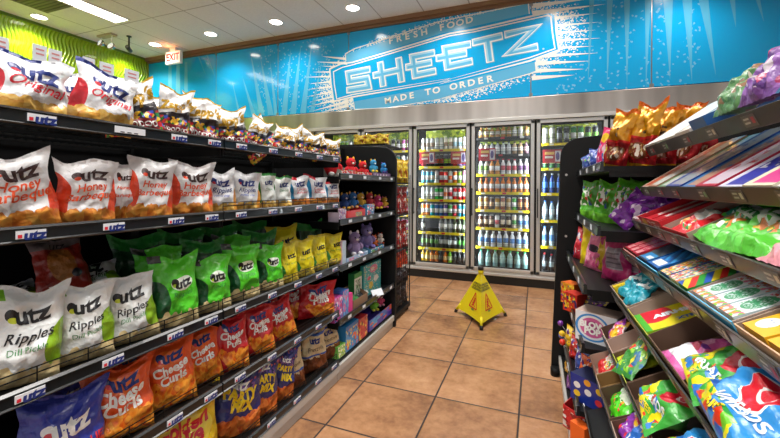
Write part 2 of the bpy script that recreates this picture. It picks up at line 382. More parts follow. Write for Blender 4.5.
# badge
mb = MB()
main = [c1(56, 318), c1(780, 95), c2(200, 178), c2(660, 72), c2(692, 85), c2(700, 200), c2(715, 300), c2(555, 358), c4(0, 205), c3(780, 145), c3(90, 262), c5(505, 348), c5(492, 260), c5(486, 190), c5(540, 165)]
poly(mb, [c1(40, 250), c1(690, 28), c2(530, 20), c2(560, 100), c4(577, 125), c4(540, 142), c4(0, 290), c3(780, 262), c3(340, 338), c3(104, 350), c3(90, 250)], .5, 0)
poly(mb, main, 1, 0)
poly(mb, [c1(45, 240), c1(690, 28), c2(530, 20), c2(535, 82), c2(0, 203), c1(90, 292), c1(40, 300)], 1, 1)        # upper ribbon
poly(mb, [c3(95, 296), c3(780, 172), c4(0, 220), c4(540, 78), c4(572, 72), c4(577, 125), c4(540, 142), c4(0, 290), c3(780, 262), c3(340, 338), c3(104, 350)], 1, 1)
mb.build('badge_ground', [deep, midb], mural)
mb = MB()
band(mb, [c5(505, 348), c5(492, 260), c5(486, 190), c5(540, 165), c1(90, 300), c1(780, 95), c2(200, 178), c2(660, 72), c2(692, 85), c2(700, 200), c2(715, 300), c2(540, 365), c4(0, 205), c3(780, 145), c3(90, 262)], .022, 2, closed=True)
band(mb, [c5(520, 336), c5(508, 262), c5(504, 203), c5(548, 182), c1(90, 318), c1(780, 112), c2(200, 192), c2(650, 92), c2(665, 100), c2(675, 200), c2(690, 292), c2(540, 345), c4(0, 190), c3(780, 130), c3(90, 245)], .015, 2, closed=True)
band(mb, [c1(42, 292), c1(38, 240), c1(100, 205), c1(690, 15), c2(530, 18), c2(536, 84)], .014, 2)
band(mb, [c3(97, 300), c3(104, 351), c3(340, 340), c3(780, 264), c4(0, 292), c4(540, 142), c4(577, 126), c4(572, 72)], .013, 2)
mb.build('badge_border', cream, mural)
# block letters: strokes traced as centre lines
LET = [('S', [[c3(208, 66), c3(58, 96), c3(66, 152), c3(190, 130), c3(203, 190), c3(52, 214)]]),
       ('H', [[c3(285, 18), c3(306, 183)], [c3(415, -12), c3(436, 152)], [c3(238, 110), c3(440, 66)]]),
       ('E', [[c1(665, 232), c1(515, 262), c1(532, 392), c1(675, 362)], [c1(470, 335), c1(645, 300)]]),
       ('E', [[c2(180, 265), c2(32, 292), c2(45, 400), c2(190, 368)], [c2(-20, 350), c2(155, 318)]]),
       ('T', [[c2(198, 256), c2(370, 216)], [c2(282, 236), c2(300, 368)]]),
       ('Z', [[c2(392, 208), c2(570, 166), c2(412, 318), c2(582, 280)]])]
for ch, strokes in LET:
    mb = MB()
    def ext(s, e):
        P = list(s)
        def mv(a, b): dx, dy = a[0]-b[0], a[1]-b[1]; L = math.hypot(dx, dy); return (a[0]+dx/L*e, a[1]+dy/L*e)
        P[0] = mv(P[0], P[1]); P[-1] = mv(P[-1], P[-2]); return P
    for q, s in enumerate(strokes): band(mb, [(x+1.0, y+.7) for x, y in ext(s, .9)], .098, 2+q*.15, 2)
    for q, s in enumerate(strokes): band(mb, ext(s, 1.0), .098, 3+q*.15, 0)
    for q, s in enumerate(strokes): band(mb, ext(s, 0), .068, 4+q*.15, 1)
    for q, s in enumerate(strokes): band(mb, [(x+.7, y+.5) for x, y in ext(s, -.5)], .034, 5+q*.15, 2)
    mb.build('block_letter', [cream, pale, midb], mural)
def walltext(s, p0, p1, size):
    a = onY(*p0, WY); b = onY(*p1, WY); n = len(s)
    mb = MB(); ang = math.atan2(b.z-a.z, b.x-a.x)
    for i, ch in enumerate(s):
        if ch == ' ': continue
        t = i/(n-1); mb = MB(); letter(mb, ch, flatfn(a.x+(b.x-a.x)*t, Y1-.0016, a.z+(b.z-a.z)*t, ang), size, 0, bold=.03, xs=1.15); mb.build('ribbon_letter', cream, mural)
walltext('FRESH FOOD', c1(365, 155), c2(178, 127), .115)
walltext('MADE TO ORDER', c3(345, 292), c4(300, 178), .115)
mb = MB(); p = onY(*c2(620, 298), WY); mb.lathe([(.012, 0), (.012, .0006)], 10, 0, M=T(p.x, Y1-.0016, p.z) @ Rx(90)); mb.build('registered_dot', pale, mural)

# ================================================================ COOLER
DP = .7775; XD = [-3.107+DP*i for i in range(7)]
alu = mat('brushed_aluminium', '#cfd0cf', .32, .45); blk = mat('black_gasket', '#101112', .5); steel = None
k = NT('stainless_steel', .3, .95); tc = k.n('TexCoord'); mp = k.n('Mapping'); mp.inputs['Scale'].default_value = (2.2, 1, .15); k.t.links.new(tc.outputs['Object'], mp.inputs[0])
nz = k.noise(mp.outputs[0], 1.3, 3); k.put(k.b.inputs['Base Color'], k.ramp(nz, [(.3, '#a09a95'), (.5, '#c9c4be'), (.7, '#efebe6')])); k.put(k.b.inputs['Roughness'], .34); steel = k.m
def m_glass():
    m = bpy.data.materials.new('door_glass'); m.use_nodes = True; t = m.node_tree; t.nodes.clear()
    o = t.nodes.new('ShaderNodeOutputMaterial'); mx = t.nodes.new('ShaderNodeMixShader'); tr = t.nodes.new('ShaderNodeBsdfTransparent'); gl = t.nodes.new('ShaderNodeBsdfGlossy'); fr = t.nodes.new('ShaderNodeFresnel')
    gl.inputs['Roughness'].default_value = .02; fr.inputs['IOR'].default_value = 1.45; tr.inputs[0].default_value = (.96, .98, .97, 1)
    t.links.new(fr.outputs[0], mx.inputs[0]); t.links.new(tr.outputs[0], mx.inputs[1]); t.links.new(gl.outputs[0], mx.inputs[2]); t.links.new(mx.outputs[0], o.inputs[0]); return m
glass = m_glass()
cooler = thing('beverage_cooler', 'long walk-in drinks cooler with aluminium framed glass doors under the blue mural', 'cooler', T(-.78, WY, 0))
inner = mat('cooler_liner', '#23262a', .6)
mb = MB(); A, B = XD[0], XD[-1]
mb.box(A-.03, B+.03, WY+.80, WY+.84, 0, 2.1).box(A-.03, A-.0, WY+.03, WY+.8, 0, 2.1).box(B, B+.03, WY+.03, WY+.8, 0, 2.1).box(A, B, WY+.03, WY+.8, 2.06, 2.1).box(A, B, WY+.03, WY+.8, .1, .15)
mb.build('casing', inner, cooler)
MB().box(-4.65, 4.1, WY-.045, WY+.02, 2.075, ZB-.012).build('header_panel', steel, cooler, bevel=.004)
MB().box(-4.65, 4.1, WY-.055, WY-.03, 2.035, 2.078).build('header_trim', mat('white_trim', '#d9d9d6', .3, .3), cooler, bevel=.003)
MB().box(-4.65, 4.1, WY-.035, WY+.03, .10, .155).box(-4.65, 4.1, WY-.05, WY-.03, .105, .135).build('sill', alu, cooler, bevel=.004)
MB().box(-4.65, 4.1, WY-.03, WY+.02, 0, .10).build('kick_plate', mat('kick_black', '#15171a', .45), cooler)
mb = MB()
for x in XD: mb.box(x-.03, x+.03, WY+.005, WY+.05, .155, 2.04)
mb.build('mullion', blk, cooler)
led = mat('led_strip', '#ffffff', .5, emit='#f4f8ff', es=60)
for i, x in enumerate(XD):
    for s in (-1, 1):
        if (i == 0 and s < 0) or (i == 6 and s > 0): continue
        MB().box(x+s*.034-.007, x+s*.034+.007, WY+.052, WY+.062, .25, 1.98).build('light_strip', led, cooler)
RZ = {1: [1.992, 1.72, 1.49, 1.266, 1.044, .821, .604, .389, .175], 2: None}
RA = [1.725, 1.495, 1.27, 1.047, .823, .604, .389, .185]          # rail tops per bay kind
RB = [1.86, 1.64, 1.385, 1.155, .927, .697, .45, .185]
RC = [1.76, 1.455, 1.15, .82, .50, .185]
BAY = [RA, RA, RA, RB, RC, RC]
yel = mat('yellow_price_rail', '#e8d21a', .4); dkr = mat('dark_rail', '#2b2d30', .5); wht = mat('white_plastic', '#e9e9e6', .4); redp = mat('red_print', '#c22133', .4)
for i in range(6):
    x0, x1 = XD[i], XD[i+1]
    d = MB()
    f0, f1, z0, z1, t = x0+.012, x1-.012, .16, 2.028, .043
    for bx in ((f0, f0+t, z0, z1), (f1-t, f1, z0, z1), (f0, f1, z0, z0+t), (f0, f1, z1-t, z1)): d.box(bx[0], bx[1], WY-.045, WY, bx[2], bx[3])
    door = d.build('door', alu, cooler, bevel=.005)
    g = MB(); e = .012
    for bx in ((f0+t, f0+t+e, z0+t, z1-t), (f1-t-e, f1-t, z0+t, z1-t), (f0+t, f1-t, z0+t, z0+t+e), (f0+t, f1-t, z1-t-e, z1-t)): g.box(bx[0], bx[1], WY-.035, WY-.005, bx[2], bx[3])
    o = g.build('gasket', blk, cooler); adopt(o, door, Matrix())
    o = MB().box(f0+t, f1-t, WY-.024, WY-.018, z0+t, z1-t).build('glass_pane', glass); adopt(o, door, Matrix())
    o = MB().box(f0+.008, f0+.02, WY-.085, WY-.075, .85, 1.2).box(f0+.008, f0+.02, WY-.08, WY-.045, .86, .875).box(f0+.008, f0+.02, WY-.08, WY-.045, 1.175, 1.19).build('handle', blk); adopt(o, door, Matrix())
    for j, z in enumerate(BAY[i]):
        s = MB().box(x0+.045, x1-.045, WY+.09, WY+.6, z-.02, z-.01)
        sh = s.build('shelf', inner, cooler)
        dark = (BAY[i] is RB and j in (0, 1)) or j == len(BAY[i])-1
        r = MB().box(x0+.06, x1-.06, WY+.078, WY+.09, z-.036, z-.002, dkr and 0)
        rng = random.Random(i*31+j)
        for q in range(3):
            xx = x0+.12+q*.23+rng.uniform(-.02, .04); r.box(xx, xx+.05, WY+.0765, WY+.079, z-.031, z-.008, 1 if q != 1 else 2)
        o = r.build('price_rail', [dkr if dark else yel, wht, redp]); adopt(o, sh, Matrix())
        if j < len(BAY[i])-1:
            o = MB().tube((x0+.06, WY+.085, z+.06), (x1-.06, WY+.085, z+.06), .0025, 5).tube((x0+.06, WY+.085, z+.035), (x1-.06, WY+.085, z+.035), .0025, 5).build('front_wire', dkr); adopt(o, sh, Matrix())
# added lime strip above the top shelf, coloured as a green wall's glass reflection
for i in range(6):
    MB().box(XD[i]+.06, XD[i+1]-.06, WY+.42, WY+.43, 1.80, 2.03).build('reflection_strip', art('lime_reflection', '#a5b52a', [('cells', 0, .0, 1, 1, ['#c8d23a', '#7d9a1c', '#e8efc0', '#5f7a10'], 9, .5)], asp=.4), cooler)

# drinks
def can_mesh(name, col, band='#ffffff', r=.029, h=.155):
    m = [art('can_'+name, col, [('rect', 0, .3*h, 1, .62*h, band)], .25, .2), mat('can_lid', '#c4c8ca', .3, .9)]
    return MB().lathe([(r*.82, 0), (r, .008), (r, h-.016), (r*.8, h-.003), (r*.78, h)], 10, 0, ms=[1, 0, 1, 1]).mesh('drink_can', m)
def bot_mesh(name, col, cap, label, r=.032, h=.2, clear=False):
    body = mat('bottle_'+name, col, .12, coat=.5) if not clear else mat('clearbottle_'+name, col, .08, coat=.7, spec=.8)
    m = [body, mat('cap_'+cap, cap, .4), mat('blabel_'+label, label, .4)]
    return MB().lathe([(r*.9, 0), (r, .012), (r, .28*h), (r*1.01, .285*h), (r*1.01, .58*h), (r, .585*h), (r*.95, .68*h), (r*.42, .86*h), (r*.40, .92*h), (r*.46, .925*h), (r*.46, h)], 10, 0, ms=[0, 0, 0, 2, 0, 0, 0, 0, 1, 1]).mesh('drink_bottle', m)
_dm = {}
def drink(kind, *a):
    key = (kind,)+a
    if key not in _dm:
        nm = '_'.join(str(q) for q in a)
        _dm[key] = can_mesh(nm, *a) if kind == 'c' else bot_mesh(nm, *a)
    return _dm[key]
W_ = '#eceeee'
# colour words for labels, rows: (row words, list of runs (kind, args, count, words))
def C_(col, band, h=.172, r=.029): return ('c', col, band, r, h)
def B_(col, cap, lab, h=.2, r=.0295): return ('b', col, cap, lab, r, h)
ROWN = ['top', 'second', 'third', 'fourth', 'fifth', 'sixth', 'seventh', 'bottom']
bays = {
 2: [[(C_(W_, '#c8b39a', .17), 3, 'white tall can'), (C_('#d7dfe0', '#f5f5f5', .17), 2, 'pale silver tall can'), (C_('#e3d9c6', '#9a7b5a', .17), 2, 'cream tall can'), (C_(W_, '#9fc4d8', .17), 2, 'white and blue tall can'), (C_('#e8d5d2', W_, .17), 1, 'pinkish tall can')],
     [(C_('#b51f2b', '#e8e0d8'), 1, 'dark red can'), (C_('#1c1c20', '#b3262e'), 4, 'black can with red band'), (C_('#23303a', '#8fc03a'), 2, 'dark can with green band'), (C_('#b51f2b', '#e8e0d8'), 1, 'dark red can'), (C_('#7a5aa0', W_), 2, 'purple can')],
     [(C_('#59b7e0', W_), 3, 'light blue can'), (C_(W_, '#b8c4c8'), 1, 'white can'), (C_('#d8323a', W_), 2, 'red can'), (C_('#c9d2d4', '#e06a3a'), 1, 'silver and orange can'), (C_('#e0722a', W_), 1, 'orange can'), (C_('#8cc24a', W_), 1, 'light green can'), (C_('#d49ac0', W_), 1, 'pink can')],
     [(C_('#c6cccf', W_), 3, 'silver can'), (C_('#2fae46', W_), 2, 'green can'), (C_('#e9d6cc', '#e2763a'), 1, 'cream and orange can'), (C_(W_, '#d8323a'), 1, 'white and red can'), (C_('#d9262e', W_), 3, 'red can')],
     [(C_('#ee8120', W_), 2, 'orange can'), (C_('#1fa7b8', W_), 1, 'teal can'), (C_('#2f66b0', W_), 2, 'blue can'), (C_('#6a55a8', W_), 1, 'purple can'), (C_('#57b45a', W_), 1, 'green can'), (C_('#d64553', W_), 1, 'red can'), (C_('#3aa2c8', W_), 2, 'sky blue can')],
     [(B_('#2c3033', '#1a1a1a', '#d0d4d4'), 1, 'dark bottle'), None, None, None, (B_('#8f979b', '#30343a', '#dfe3e4'), 3, 'grey bottle'), (B_('#4a5a40', '#6cc038', '#c8d0c0'), 3, 'dark bottle with green cap')],
     [(B_('#3c4547', '#e6e6e6', '#4f8a3a'), 4, 'dark clear bottle with green label'), (B_('#39424a', '#e6e6e6', '#cfd8da'), 4, 'dark clear bottle with white label'), (B_('#33402f', '#e6e6e6', '#4aa03a'), 2, 'dark green bottle')],
     [(B_('#e0b51f', '#2a2a2a', '#efe0a0', .17), 2, 'yellow juice bottle'), (B_('#e5761c', '#2a2a2a', '#f2c27a', .17), 2, 'orange juice bottle'), (B_('#2c3033', '#dcdcdc', '#55514b', .17), 1, 'dark bottle'), (B_('#e5761c', '#2a2a2a', '#f2c27a', .17), 1, 'orange juice bottle'), (B_('#7cc02e', '#2a2a2a', '#d5e8a8', .17), 1, 'green juice bottle'), (B_('#2c3033', '#dcdcdc', '#55514b', .17), 3, 'dark bottle')]],
 3: [[(B_('#d89a55', '#8a4a22', '#f1e4cf', .15), 6, 'tan bottle'), (B_('#d9cfc0', '#8a8a8a', W_, .15), 2, 'cream bottle'), (B_('#b8864c', '#5a3a22', '#e2c79a', .15), 1, 'brown bottle')],
     [(B_('#d9cdbb', '#333333', W_, .165), 2, 'cream bottle'), (B_('#c5ccd0', '#22262a', W_, .165), 4, 'pale bottle'), (B_('#b99e7a', '#22262a', '#efe9dd', .165), 2, 'beige bottle'), (B_('#6a4a5a', '#22262a', '#d8b9c0', .165), 1, 'plum bottle')],
     [(B_(W_, '#dddddd', '#7fae4a', .2), 2, 'white bottle with green label'), (B_('#e39a4a', '#cc3a2a', W_, .2), 2, 'orange bottle'), (B_(W_, '#b02a3a', '#c04a5a', .2), 3, 'white bottle with red label'), (B_(W_, '#dddddd', '#8a5a9a', .2), 2, 'white bottle with purple label')],
     [(B_('#dd7f35', '#e2562a', W_, .19), 9, 'orange bottle with white label')],
     [(C_('#c48b4a', '#f0dfb8'), 2, 'tan can'), (C_('#5a4034', '#d0a070'), 1, 'brown can'), (C_('#d8a53a', '#f5e8c0'), 1, 'yellow can'), (C_('#8f4a2a', '#e8d0a8'), 1, 'rust can'), (C_('#c7a468', '#f2e6c8'), 1, 'gold can'), (C_('#4cae4a', W_), 1, 'green can'), (C_('#7a3f28', '#d89858'), 2, 'dark brown can')],
     [(C_('#5a3a2c', '#d8c0a0'), 3, 'dark brown can'), (C_(W_, '#b8373a'), 1, 'white and red can'), (C_('#3a2f2c', '#e4d6c0'), 2, 'black and cream can'), (C_('#d8cfc2', '#48a04a'), 1, 'cream and green can'), (C_('#c9d4dc', '#3a70b0'), 2, 'silver and blue can')],
     [(B_('#cfdbe2', '#f2f2f2', '#4f86c8', .205, .033), 8, 'clear water bottle with blue label')],
     [(B_('#8fb9ba', '#2fb56a', '#a9d4d2', .225, .037), 7, 'clear water bottle with green cap')]],
 4: [[(C_(W_, '#a8b0a0', .2, .033), 2, 'white tall can'), (C_('#22242a', '#8a8f94', .2, .033), 2, 'black tall can'), (C_('#2a7a38', '#e0e0e0', .2, .033), 2, 'green tall can'), (C_('#31333a', '#62a03a', .2, .033), 2, 'dark tall can')],
     [(B_('#1f7a3a', '#e0c020', '#d8e0a0', .22), 4, 'green soda bottle'), (B_('#1d6a38', '#c22a2a', '#d8d8d0', .22), 4, 'dark green soda bottle')],
     [(B_('#1e3f86', '#d0d8e0', '#3f7fd0', .24), 3, 'blue soda bottle'), (B_('#27303c', '#2a5ab0', '#9fb8d8', .24), 5, 'dark soda bottle with blue cap')],
     [(B_('#9fb6c6', '#2a64b8', '#c9dbe8', .24), 8, 'clear bottle with blue cap')],
     [(B_('#b9ccd8', '#3a74c0', '#4a7ab8', .24), 8, 'clear bottle with blue label')],
     [(B_('#353a40', '#c03038', '#8a9aa0', .22), 8, 'dark soda bottle')]],
 1: [[(C_('#8a6aa8', W_, .17), 2, 'purple can'), (C_('#e8e0e0', '#d04050', .17), 2, 'white can'), (C_('#333338', '#d8d8d8', .17), 2, 'black can'), (C_('#a04a80', W_, .17), 2, 'magenta can')],
     [(C_('#e08a3a', W_), 3, 'orange can'), (C_('#3ab0a0', W_), 3, 'teal can'), (C_('#d0d4d6', '#e08a3a'), 2, 'silver can')],
     [(C_('#d9d9d9', '#c04a4a'), 4, 'pale can'), (C_('#c0504a', W_), 4, 'red can')],
     [(C_('#e8b060', W_), 4, 'amber can'), (C_('#d8dcde', '#5a80c0'), 4, 'silver and blue can')],
     [(C_('#c8404a', W_), 4, 'red can'), (C_('#e0e0e0', '#a05a90'), 4, 'white can')],
     [(C_('#7aa0c8', W_), 4, 'blue can'), (C_('#c07aa8', W_), 4, 'pink can')],
     [(C_('#e09a4a', W_), 4, 'orange can'), (C_('#e4e4e4', '#60a060'), 4, 'white can')],
     [(B_('#55a050', '#e0e0e0', '#c8e0c0', .17), 8, 'green bottle')]],
}
ORD = ['first', 'second', 'third', 'fourth', 'fifth', 'sixth', 'seventh', 'eighth', 'ninth', 'tenth']
bays[0] = [[(C_('#c8b83a', W_, .17), 3, 'yellow can'), (C_('#6a9a3a', W_, .17), 3, 'green can'), (C_('#d8d8d4', '#a0a83a', .17), 3, 'pale can')], []]
bayword = {0: 'cooler left of end panel', 1: 'cooler beside left end panel', 2: 'left full cooler door', 3: 'cooler behind cone', 4: 'cooler beside right shelf'}
for bi, rows in bays.items():
    x0, x1 = XD[bi]+.075, XD[bi+1]-.075
    zs = BAY[bi]
    for j, runs in enumerate(rows):
        z = zs[j]-.0095; n = max(1, sum(1 if r is None else r[1] for r in runs))
        rown = 'bottom' if j == len(rows)-1 else ROWN[j]
        xs_ = [x0+(x1-x0)*(q+.5)/n for q in range(n)]
        # visible part of the left bay only
        q = 0
        for r in runs:
            if r is None: q += 1; continue
            (kk, *args), cnt, words = r; me = drink(kk, *args)
            for c in range(cnt):
                x = xs_[q]; q += 1
                sc = random.uniform(.97, 1.03)
                if bi == 1 and j > 0 and x < XD[1]+.30 and j > 1: continue
                nm = 'drink_can' if kk == 'c' else 'drink_bottle'
                inst(nm, me, T(x, WY+.135+random.uniform(0, .008), z) @ Rz(random.uniform(0, 360)) @ Matrix.Scale(sc, 4, (0, 0, 1)),
                     f"{words}, {ORD[q-1]} from left on {rown} shelf, {bayword[bi]}", 'can' if kk == 'c' else 'bottle', f"drinks on the {rown} shelf, {bayword[bi]}")
# second rank of drinks: darker shapes behind the front rank
# red and white shelf talkers
def talker(x, z, lab, y=WY+.068):
    m = art('talker_print', '#b51f2e', [('rect', .12, .62, .62, .82, '#e9c46a'), ('rect', .12, .35, .55, .5, '#f2e6e0'), ('rect', .66, .1, .96, .9, '#e8e4ee'), ('ell', .8, .5, .1, .3, '#6a5a9a')])
    tag(MB().box(x-.105, x+.105, y, y+.004, z, z+.165, 0).build('promotion_sign', m), lab, 'sign')
px = lambda a, b: onY(a, b, WY+.068)
for a, b, lab in [(427, 163.8, 'red and white promotion card, left of two in the left full cooler door'), (458.5, 163.8, 'red and white promotion card, right of two in the left full cooler door'), (487, 161, 'red and white promotion card in the cooler door behind the yellow cone'), (552, 163, 'red and white promotion card in cooler door beside the right shelf end')]:
    p = px(a, b); talker(p.x, p.z, lab)

# ================================================================ CEILING FIXTURES
emis = mat('diffuser', '#ffffff', .5, emit='#fff8ec', es=7)
def troffer(x, y, label):
    t = thing('ceiling_light', label, 'ceiling light', T(x, y, CEIL))
    m = MB()
    for b in ((-.15, .15, -.62, -.60), (-.15, .15, .60, .62), (-.15, -.13, -.6, .6), (.13, .15, -.6, .6)): m.box(b[0], b[1], b[2], b[3], -.012, 0)
    m.build('frame', wht, t, M=T(x, y, CEIL)); MB().box(-.13, .13, -.6, .6, -.008, -.002).build('diffuser', emis, t, M=T(x, y, CEIL))
troffer(-5.48, 2.99, 'long bright rectangular light panel in ceiling near the green wall')
dl = [(-6.437, 3.1, 'small round recessed ceiling light nearest the green wall, left of the light panel'), (-5.883, 4.39, 'small round recessed ceiling light beside the exit sign'), (-4.662, 4.38, 'round recessed ceiling light, first to the right of the exit sign'),
      (-3.446, 4.38, 'round recessed ceiling light, second to the right of the exit sign'), (-2.229, 4.38, 'round recessed ceiling light above left end of the blue badge'), (-1.02, 4.38, None), (.2, 4.38, None), (1.4, 4.38, None), (-6.437, 4.39, None), (-6.437, 1.9, None)]  # last two are added fill lamps without fittings, brightening the green wall
for x, y, lab in dl:
    if lab is None: continue
    t = thing('recessed_downlight', lab, 'ceiling light', T(x, y, CEIL))
    MB().lathe([(.085, -.008), (.1, -.008), (.105, 0), (.085, 0)], 20, caps=False).build('trim_ring', wht, t, M=T(x, y, CEIL)); MB().lathe([(.085, -.004), (.085, -.001)], 20).build('lens', mat('downlight_lens', '#ffffff', .5, emit='#fff6e8', es=14), t, M=T(x, y, CEIL))
for x, y in [(a, b) for a, b, c in dl]:
    l = bpy.data.lights.new('downlight_or_fill', 'SPOT'); l.energy = (40 if abs(x+5.883) < .01 else 74) if y > 4 else 150; l.spot_size = R(140); l.spot_blend = .8; l.shadow_soft_size = .08; l.color = (1, .95, .88)
    o = bpy.data.objects.new('downlight_or_fill', l); C.objects.link(o); o.location = (x, y, CEIL-.02)
# return air grille
t = MB().box(-6.17, -5.6, 1.9, 3.06, CEIL-.012, CEIL, 0)
for i in range(22): t.box(-6.13, -5.64, 1.95+i*.05, 1.965+i*.05, CEIL-.016, CEIL-.012, 1)
tag(t.build('ceiling_vent', [mat('vent_grey', '#6e6761', .6), mat('vent_dark', '#4d4844', .6)]), 'dark grey return air grille in the ceiling left of light panel', 'vent')
# exit sign
p = onY(174, 57, 4.62)
ex = thing('exit_sign', 'small white illuminated exit sign with red letters hanging from the ceiling', 'sign', T(p.x, 4.62, CEIL))
z0, z1 = onY(174, 63.5, 4.62).z, onY(174, 51.5, 4.62).z
hx = .175; z1 = min(z1, CEIL-.005); z0 = z1-.215
MB().box(-hx, hx, -.025, .025, z0, z1).build('housing', wht, ex, M=T(p.x, 4.62, 0), bevel=.006)
MB().box(-hx+.012, hx-.012, -.028, -.024, z0+.012, z1-.012).build('face', mat('exit_face', '#f6f2ea', .4, emit='#fff2e4', es=.25), ex, M=T(p.x, 4.62, 0))
mb = MB(); letter(mb, 'EXIT', flatfn(0, -.0295, (z0+z1)/2, 0), .16, 0, bold=.03, xs=.92); mb.build('lettering', mat('exit_red', '#cc1c10', .4, emit='#e83018', es=.25), ex, M=T(p.x, 4.62, 0), recalc=False)
MB().box(-.06, .06, -.03, .03, min(z1, CEIL-.01), CEIL).build('canopy', wht, ex, M=T(p.x, 4.62, 0))
l = bpy.data.lights.new('exit_glow', 'POINT'); l.energy = 1.0; l.color = (1, .25, .1); l.shadow_soft_size = .05; o = bpy.data.objects.new('exit_glow', l); C.objects.link(o); o.location = (p.x, 4.5, z1-.03)
# emergency twin heads on the ceiling edge
p = onY(107, 36, 3.85); ty = 3.85
em = thing('emergency_light', 'twin-head emergency light mounted high before the green wall', 'emergency light', T(p.x, ty, CEIL))
MB().box(-.17, .17, -.05, .05, -.03, 0).build('base', mat('fixture_beige', '#b9ae96', .5), em, M=T(p.x, ty, CEIL), bevel=.006)
for s in (-1, 1):
    q = onY(107+s*5.2, 43.5 if s < 0 else 46.5, ty)
    Mh = T(q.x, ty-.02, q.z) @ Rz(s*8) @ Rx(70)
    hd = MB().lathe([(.02, -.06), (.055, -.02), (.06, .01), (.05, .012)], 16, 0).build('lamp_head', mat('chrome_head', '#b8b8b0', .2, .8), em, M=Mh)
    o = MB().lathe([(.05, .01), (.045, .016), (.02, .02)], 16, 0).build('lens', mat('lamp_lens', '#f4f4ea', .1, emit='#ffffff', es=.5)); adopt(o, hd, Mh)
    MB().tube((q.x, ty-.01, q.z+.03), (q.x, ty, CEIL-.02), .008).build('bracket', wht, em)
# security camera
p = onY(129, 42, 4.0)
sc_ = thing('security_camera', 'small black security camera hanging from the ceiling beside the twin-head light', 'camera', T(p.x, 4.0, CEIL))
zc = onY(129, 49, 4.0).z
MB().lathe([(.035, 0), (.035, -.012)], 12).tube((0, 0, 0), (0, 0, zc-CEIL+.03), .012).build('mount', blk, sc_, M=T(p.x, 4.0, CEIL))
MB().lathe([(.028, -.06), (.034, -.05), (.034, .06), (.024, .07)], 14).build('body', mat('camera_dark', '#2a2a2c', .3), sc_, M=T(p.x, 4.0, zc) @ Rz(35) @ Rx(75)); MB().lathe([(.022, .0705), (.02, .073)], 12).build('lens', mat('lens_grey', '#9a9a9a', .1, .6), sc_, M=T(p.x, 4.0, zc) @ Rz(35) @ Rx(75))

# ================================================================ WET FLOOR CONE
cone_y = mat('cone_yellow', '#e8d60a', .45, bump=.15, bscale=12)
A3 = [Vector((-.702, 3.631, 0)), Vector((-.42, 3.267, 0)), Vector((-.263, 3.692, 0))]
ctr = (A3[0]+A3[1]+A3[2])/3
cn = thing('wet_floor_cone', 'yellow pop-up caution cone with red warning triangles standing on the tile floor', 'safety cone', T(ctr.x, ctr.y, 0))
apex = Vector((ctr.x, ctr.y, .455))
mb = MB(); faces = []
for i in range(3):
    a, b = A3[i], A3[(i+1) % 3]
    def fn(u, v, a=a, b=b):
        base = a.lerp(b, u)+Vector((0, 0, .045)); mid = (a+b)/2-ctr
        base = base-(mid)*.10*math.sin(PI*u)
        return base.lerp(apex, v*.965)
    mb.grid(fn, 10, 10, 0); faces.append(fn)
mb.build('fabric', cone_y, cn)
# printed marks on the two faces that meet at the front leg
def facefn(i, uc, vc, ccw=1):
    fn = faces[i]
    def f(x, z):
        v = vc+z/.48; p = fn(min(1, max(0, uc+x/(.45*(1-v)))), v); q = (A3[i]+A3[(i+1) % 3])/2-ctr; n = Vector((q.x, q.y, .12)).normalized()
        return p+n*.003
    return f
grey = mat('caution_black', '#55551f', .5); red = mat('warning_red', '#d0281e', .5); grn = mat('print_green', '#5a8a4a', .5)
for i in (0, 1):
    mb = MB(); uc = .57 if i == 0 else .43
    fl = facefn(i, uc, .66)
    for q, wd in enumerate((.07, .085, .1)):
        z = .024-q*.027
        s = ['ATENCION', 'CAUTION', 'CUIDADO'][q]
        f2 = facefn(i, uc, .66); letter(mb, s, (lambda x, zz, z=z, f2=f2: f2(x, zz+z)), .030, 0, xs=.95*wd/.085, bold=.05, seg=.02)
    ft = facefn(i, uc, .34)
    tri = [(0, .085), (.065, -.072), (-.065, -.072)]
    for a, b in zip(tri, tri[1:]+tri[:1]):
        d = Vector((b[0]-a[0], b[1]-a[1])).normalized(); n = Vector((-d.y, d.x))*.006
        k0 = len(mb.v)
        for t in (0, .25, .5, .75, 1):
            c = (a[0]+(b[0]-a[0])*t, a[1]+(b[1]-a[1])*t); mb.v += [tuple(ft(c[0]+n.x, c[1]+n.y)), tuple(ft(c[0]-n.x, c[1]-n.y))]
        for t in range(4): mb.face((k0+2*t, k0+2*t+1, k0+2*t+3, k0+2*t+2), 1)
    for pts in ([(-.006, .03), (.012, .035), (.016, .02), (0, .012)], [(-.012, .012), (.018, .012), (.012, -.03), (-.012, -.022)], [(-.03, -.02), (-.008, -.02), (.03, -.055), (.018, -.06)], [(-.03, -.045), (-.01, -.03), (-.005, -.05), (-.028, -.06)]):
        k0 = len(mb.v); mb.v += [tuple(ft(*q)) for q in pts]; mb.face(range(k0, k0+len(pts)), 1)
    for z in (-.080, -.090):
        k0 = len(mb.v); mb.v += [tuple(ft(*q)) for q in ((-.02, z), (.02, z), (.02, z-.008), (-.02, z-.008))]; mb.face(range(k0, k0+4), 2)
    mb.build('warning_print', [grey, red, grn], cn, recalc=False)
MB().lathe([(.012, .415), (.024, .42), (.026, .44), (.02, .452)], 14, 0, c=(ctr.x, ctr.y, 0)).build('top_collar', cone_y, cn)
MB().lathe([(.022, .45), (.026, .455), (.026, .478), (.02, .485)], 14, 0, c=(ctr.x, ctr.y, 0)).build('cap', blk, cn)
for q in A3:
    o = (q-ctr).normalized()
    MB().tube(q-o*.05+Vector((0, 0, .09)), q+o*.004+Vector((0, 0, .028)), .014, 8, 0, .012).build('leg', cone_y, cn)
    MB().tube(q+o*.002+Vector((0, 0, .034)), q+o*.012+Vector((0, 0, .001)), .014, 8, 0, .016).build('foot', blk, cn)

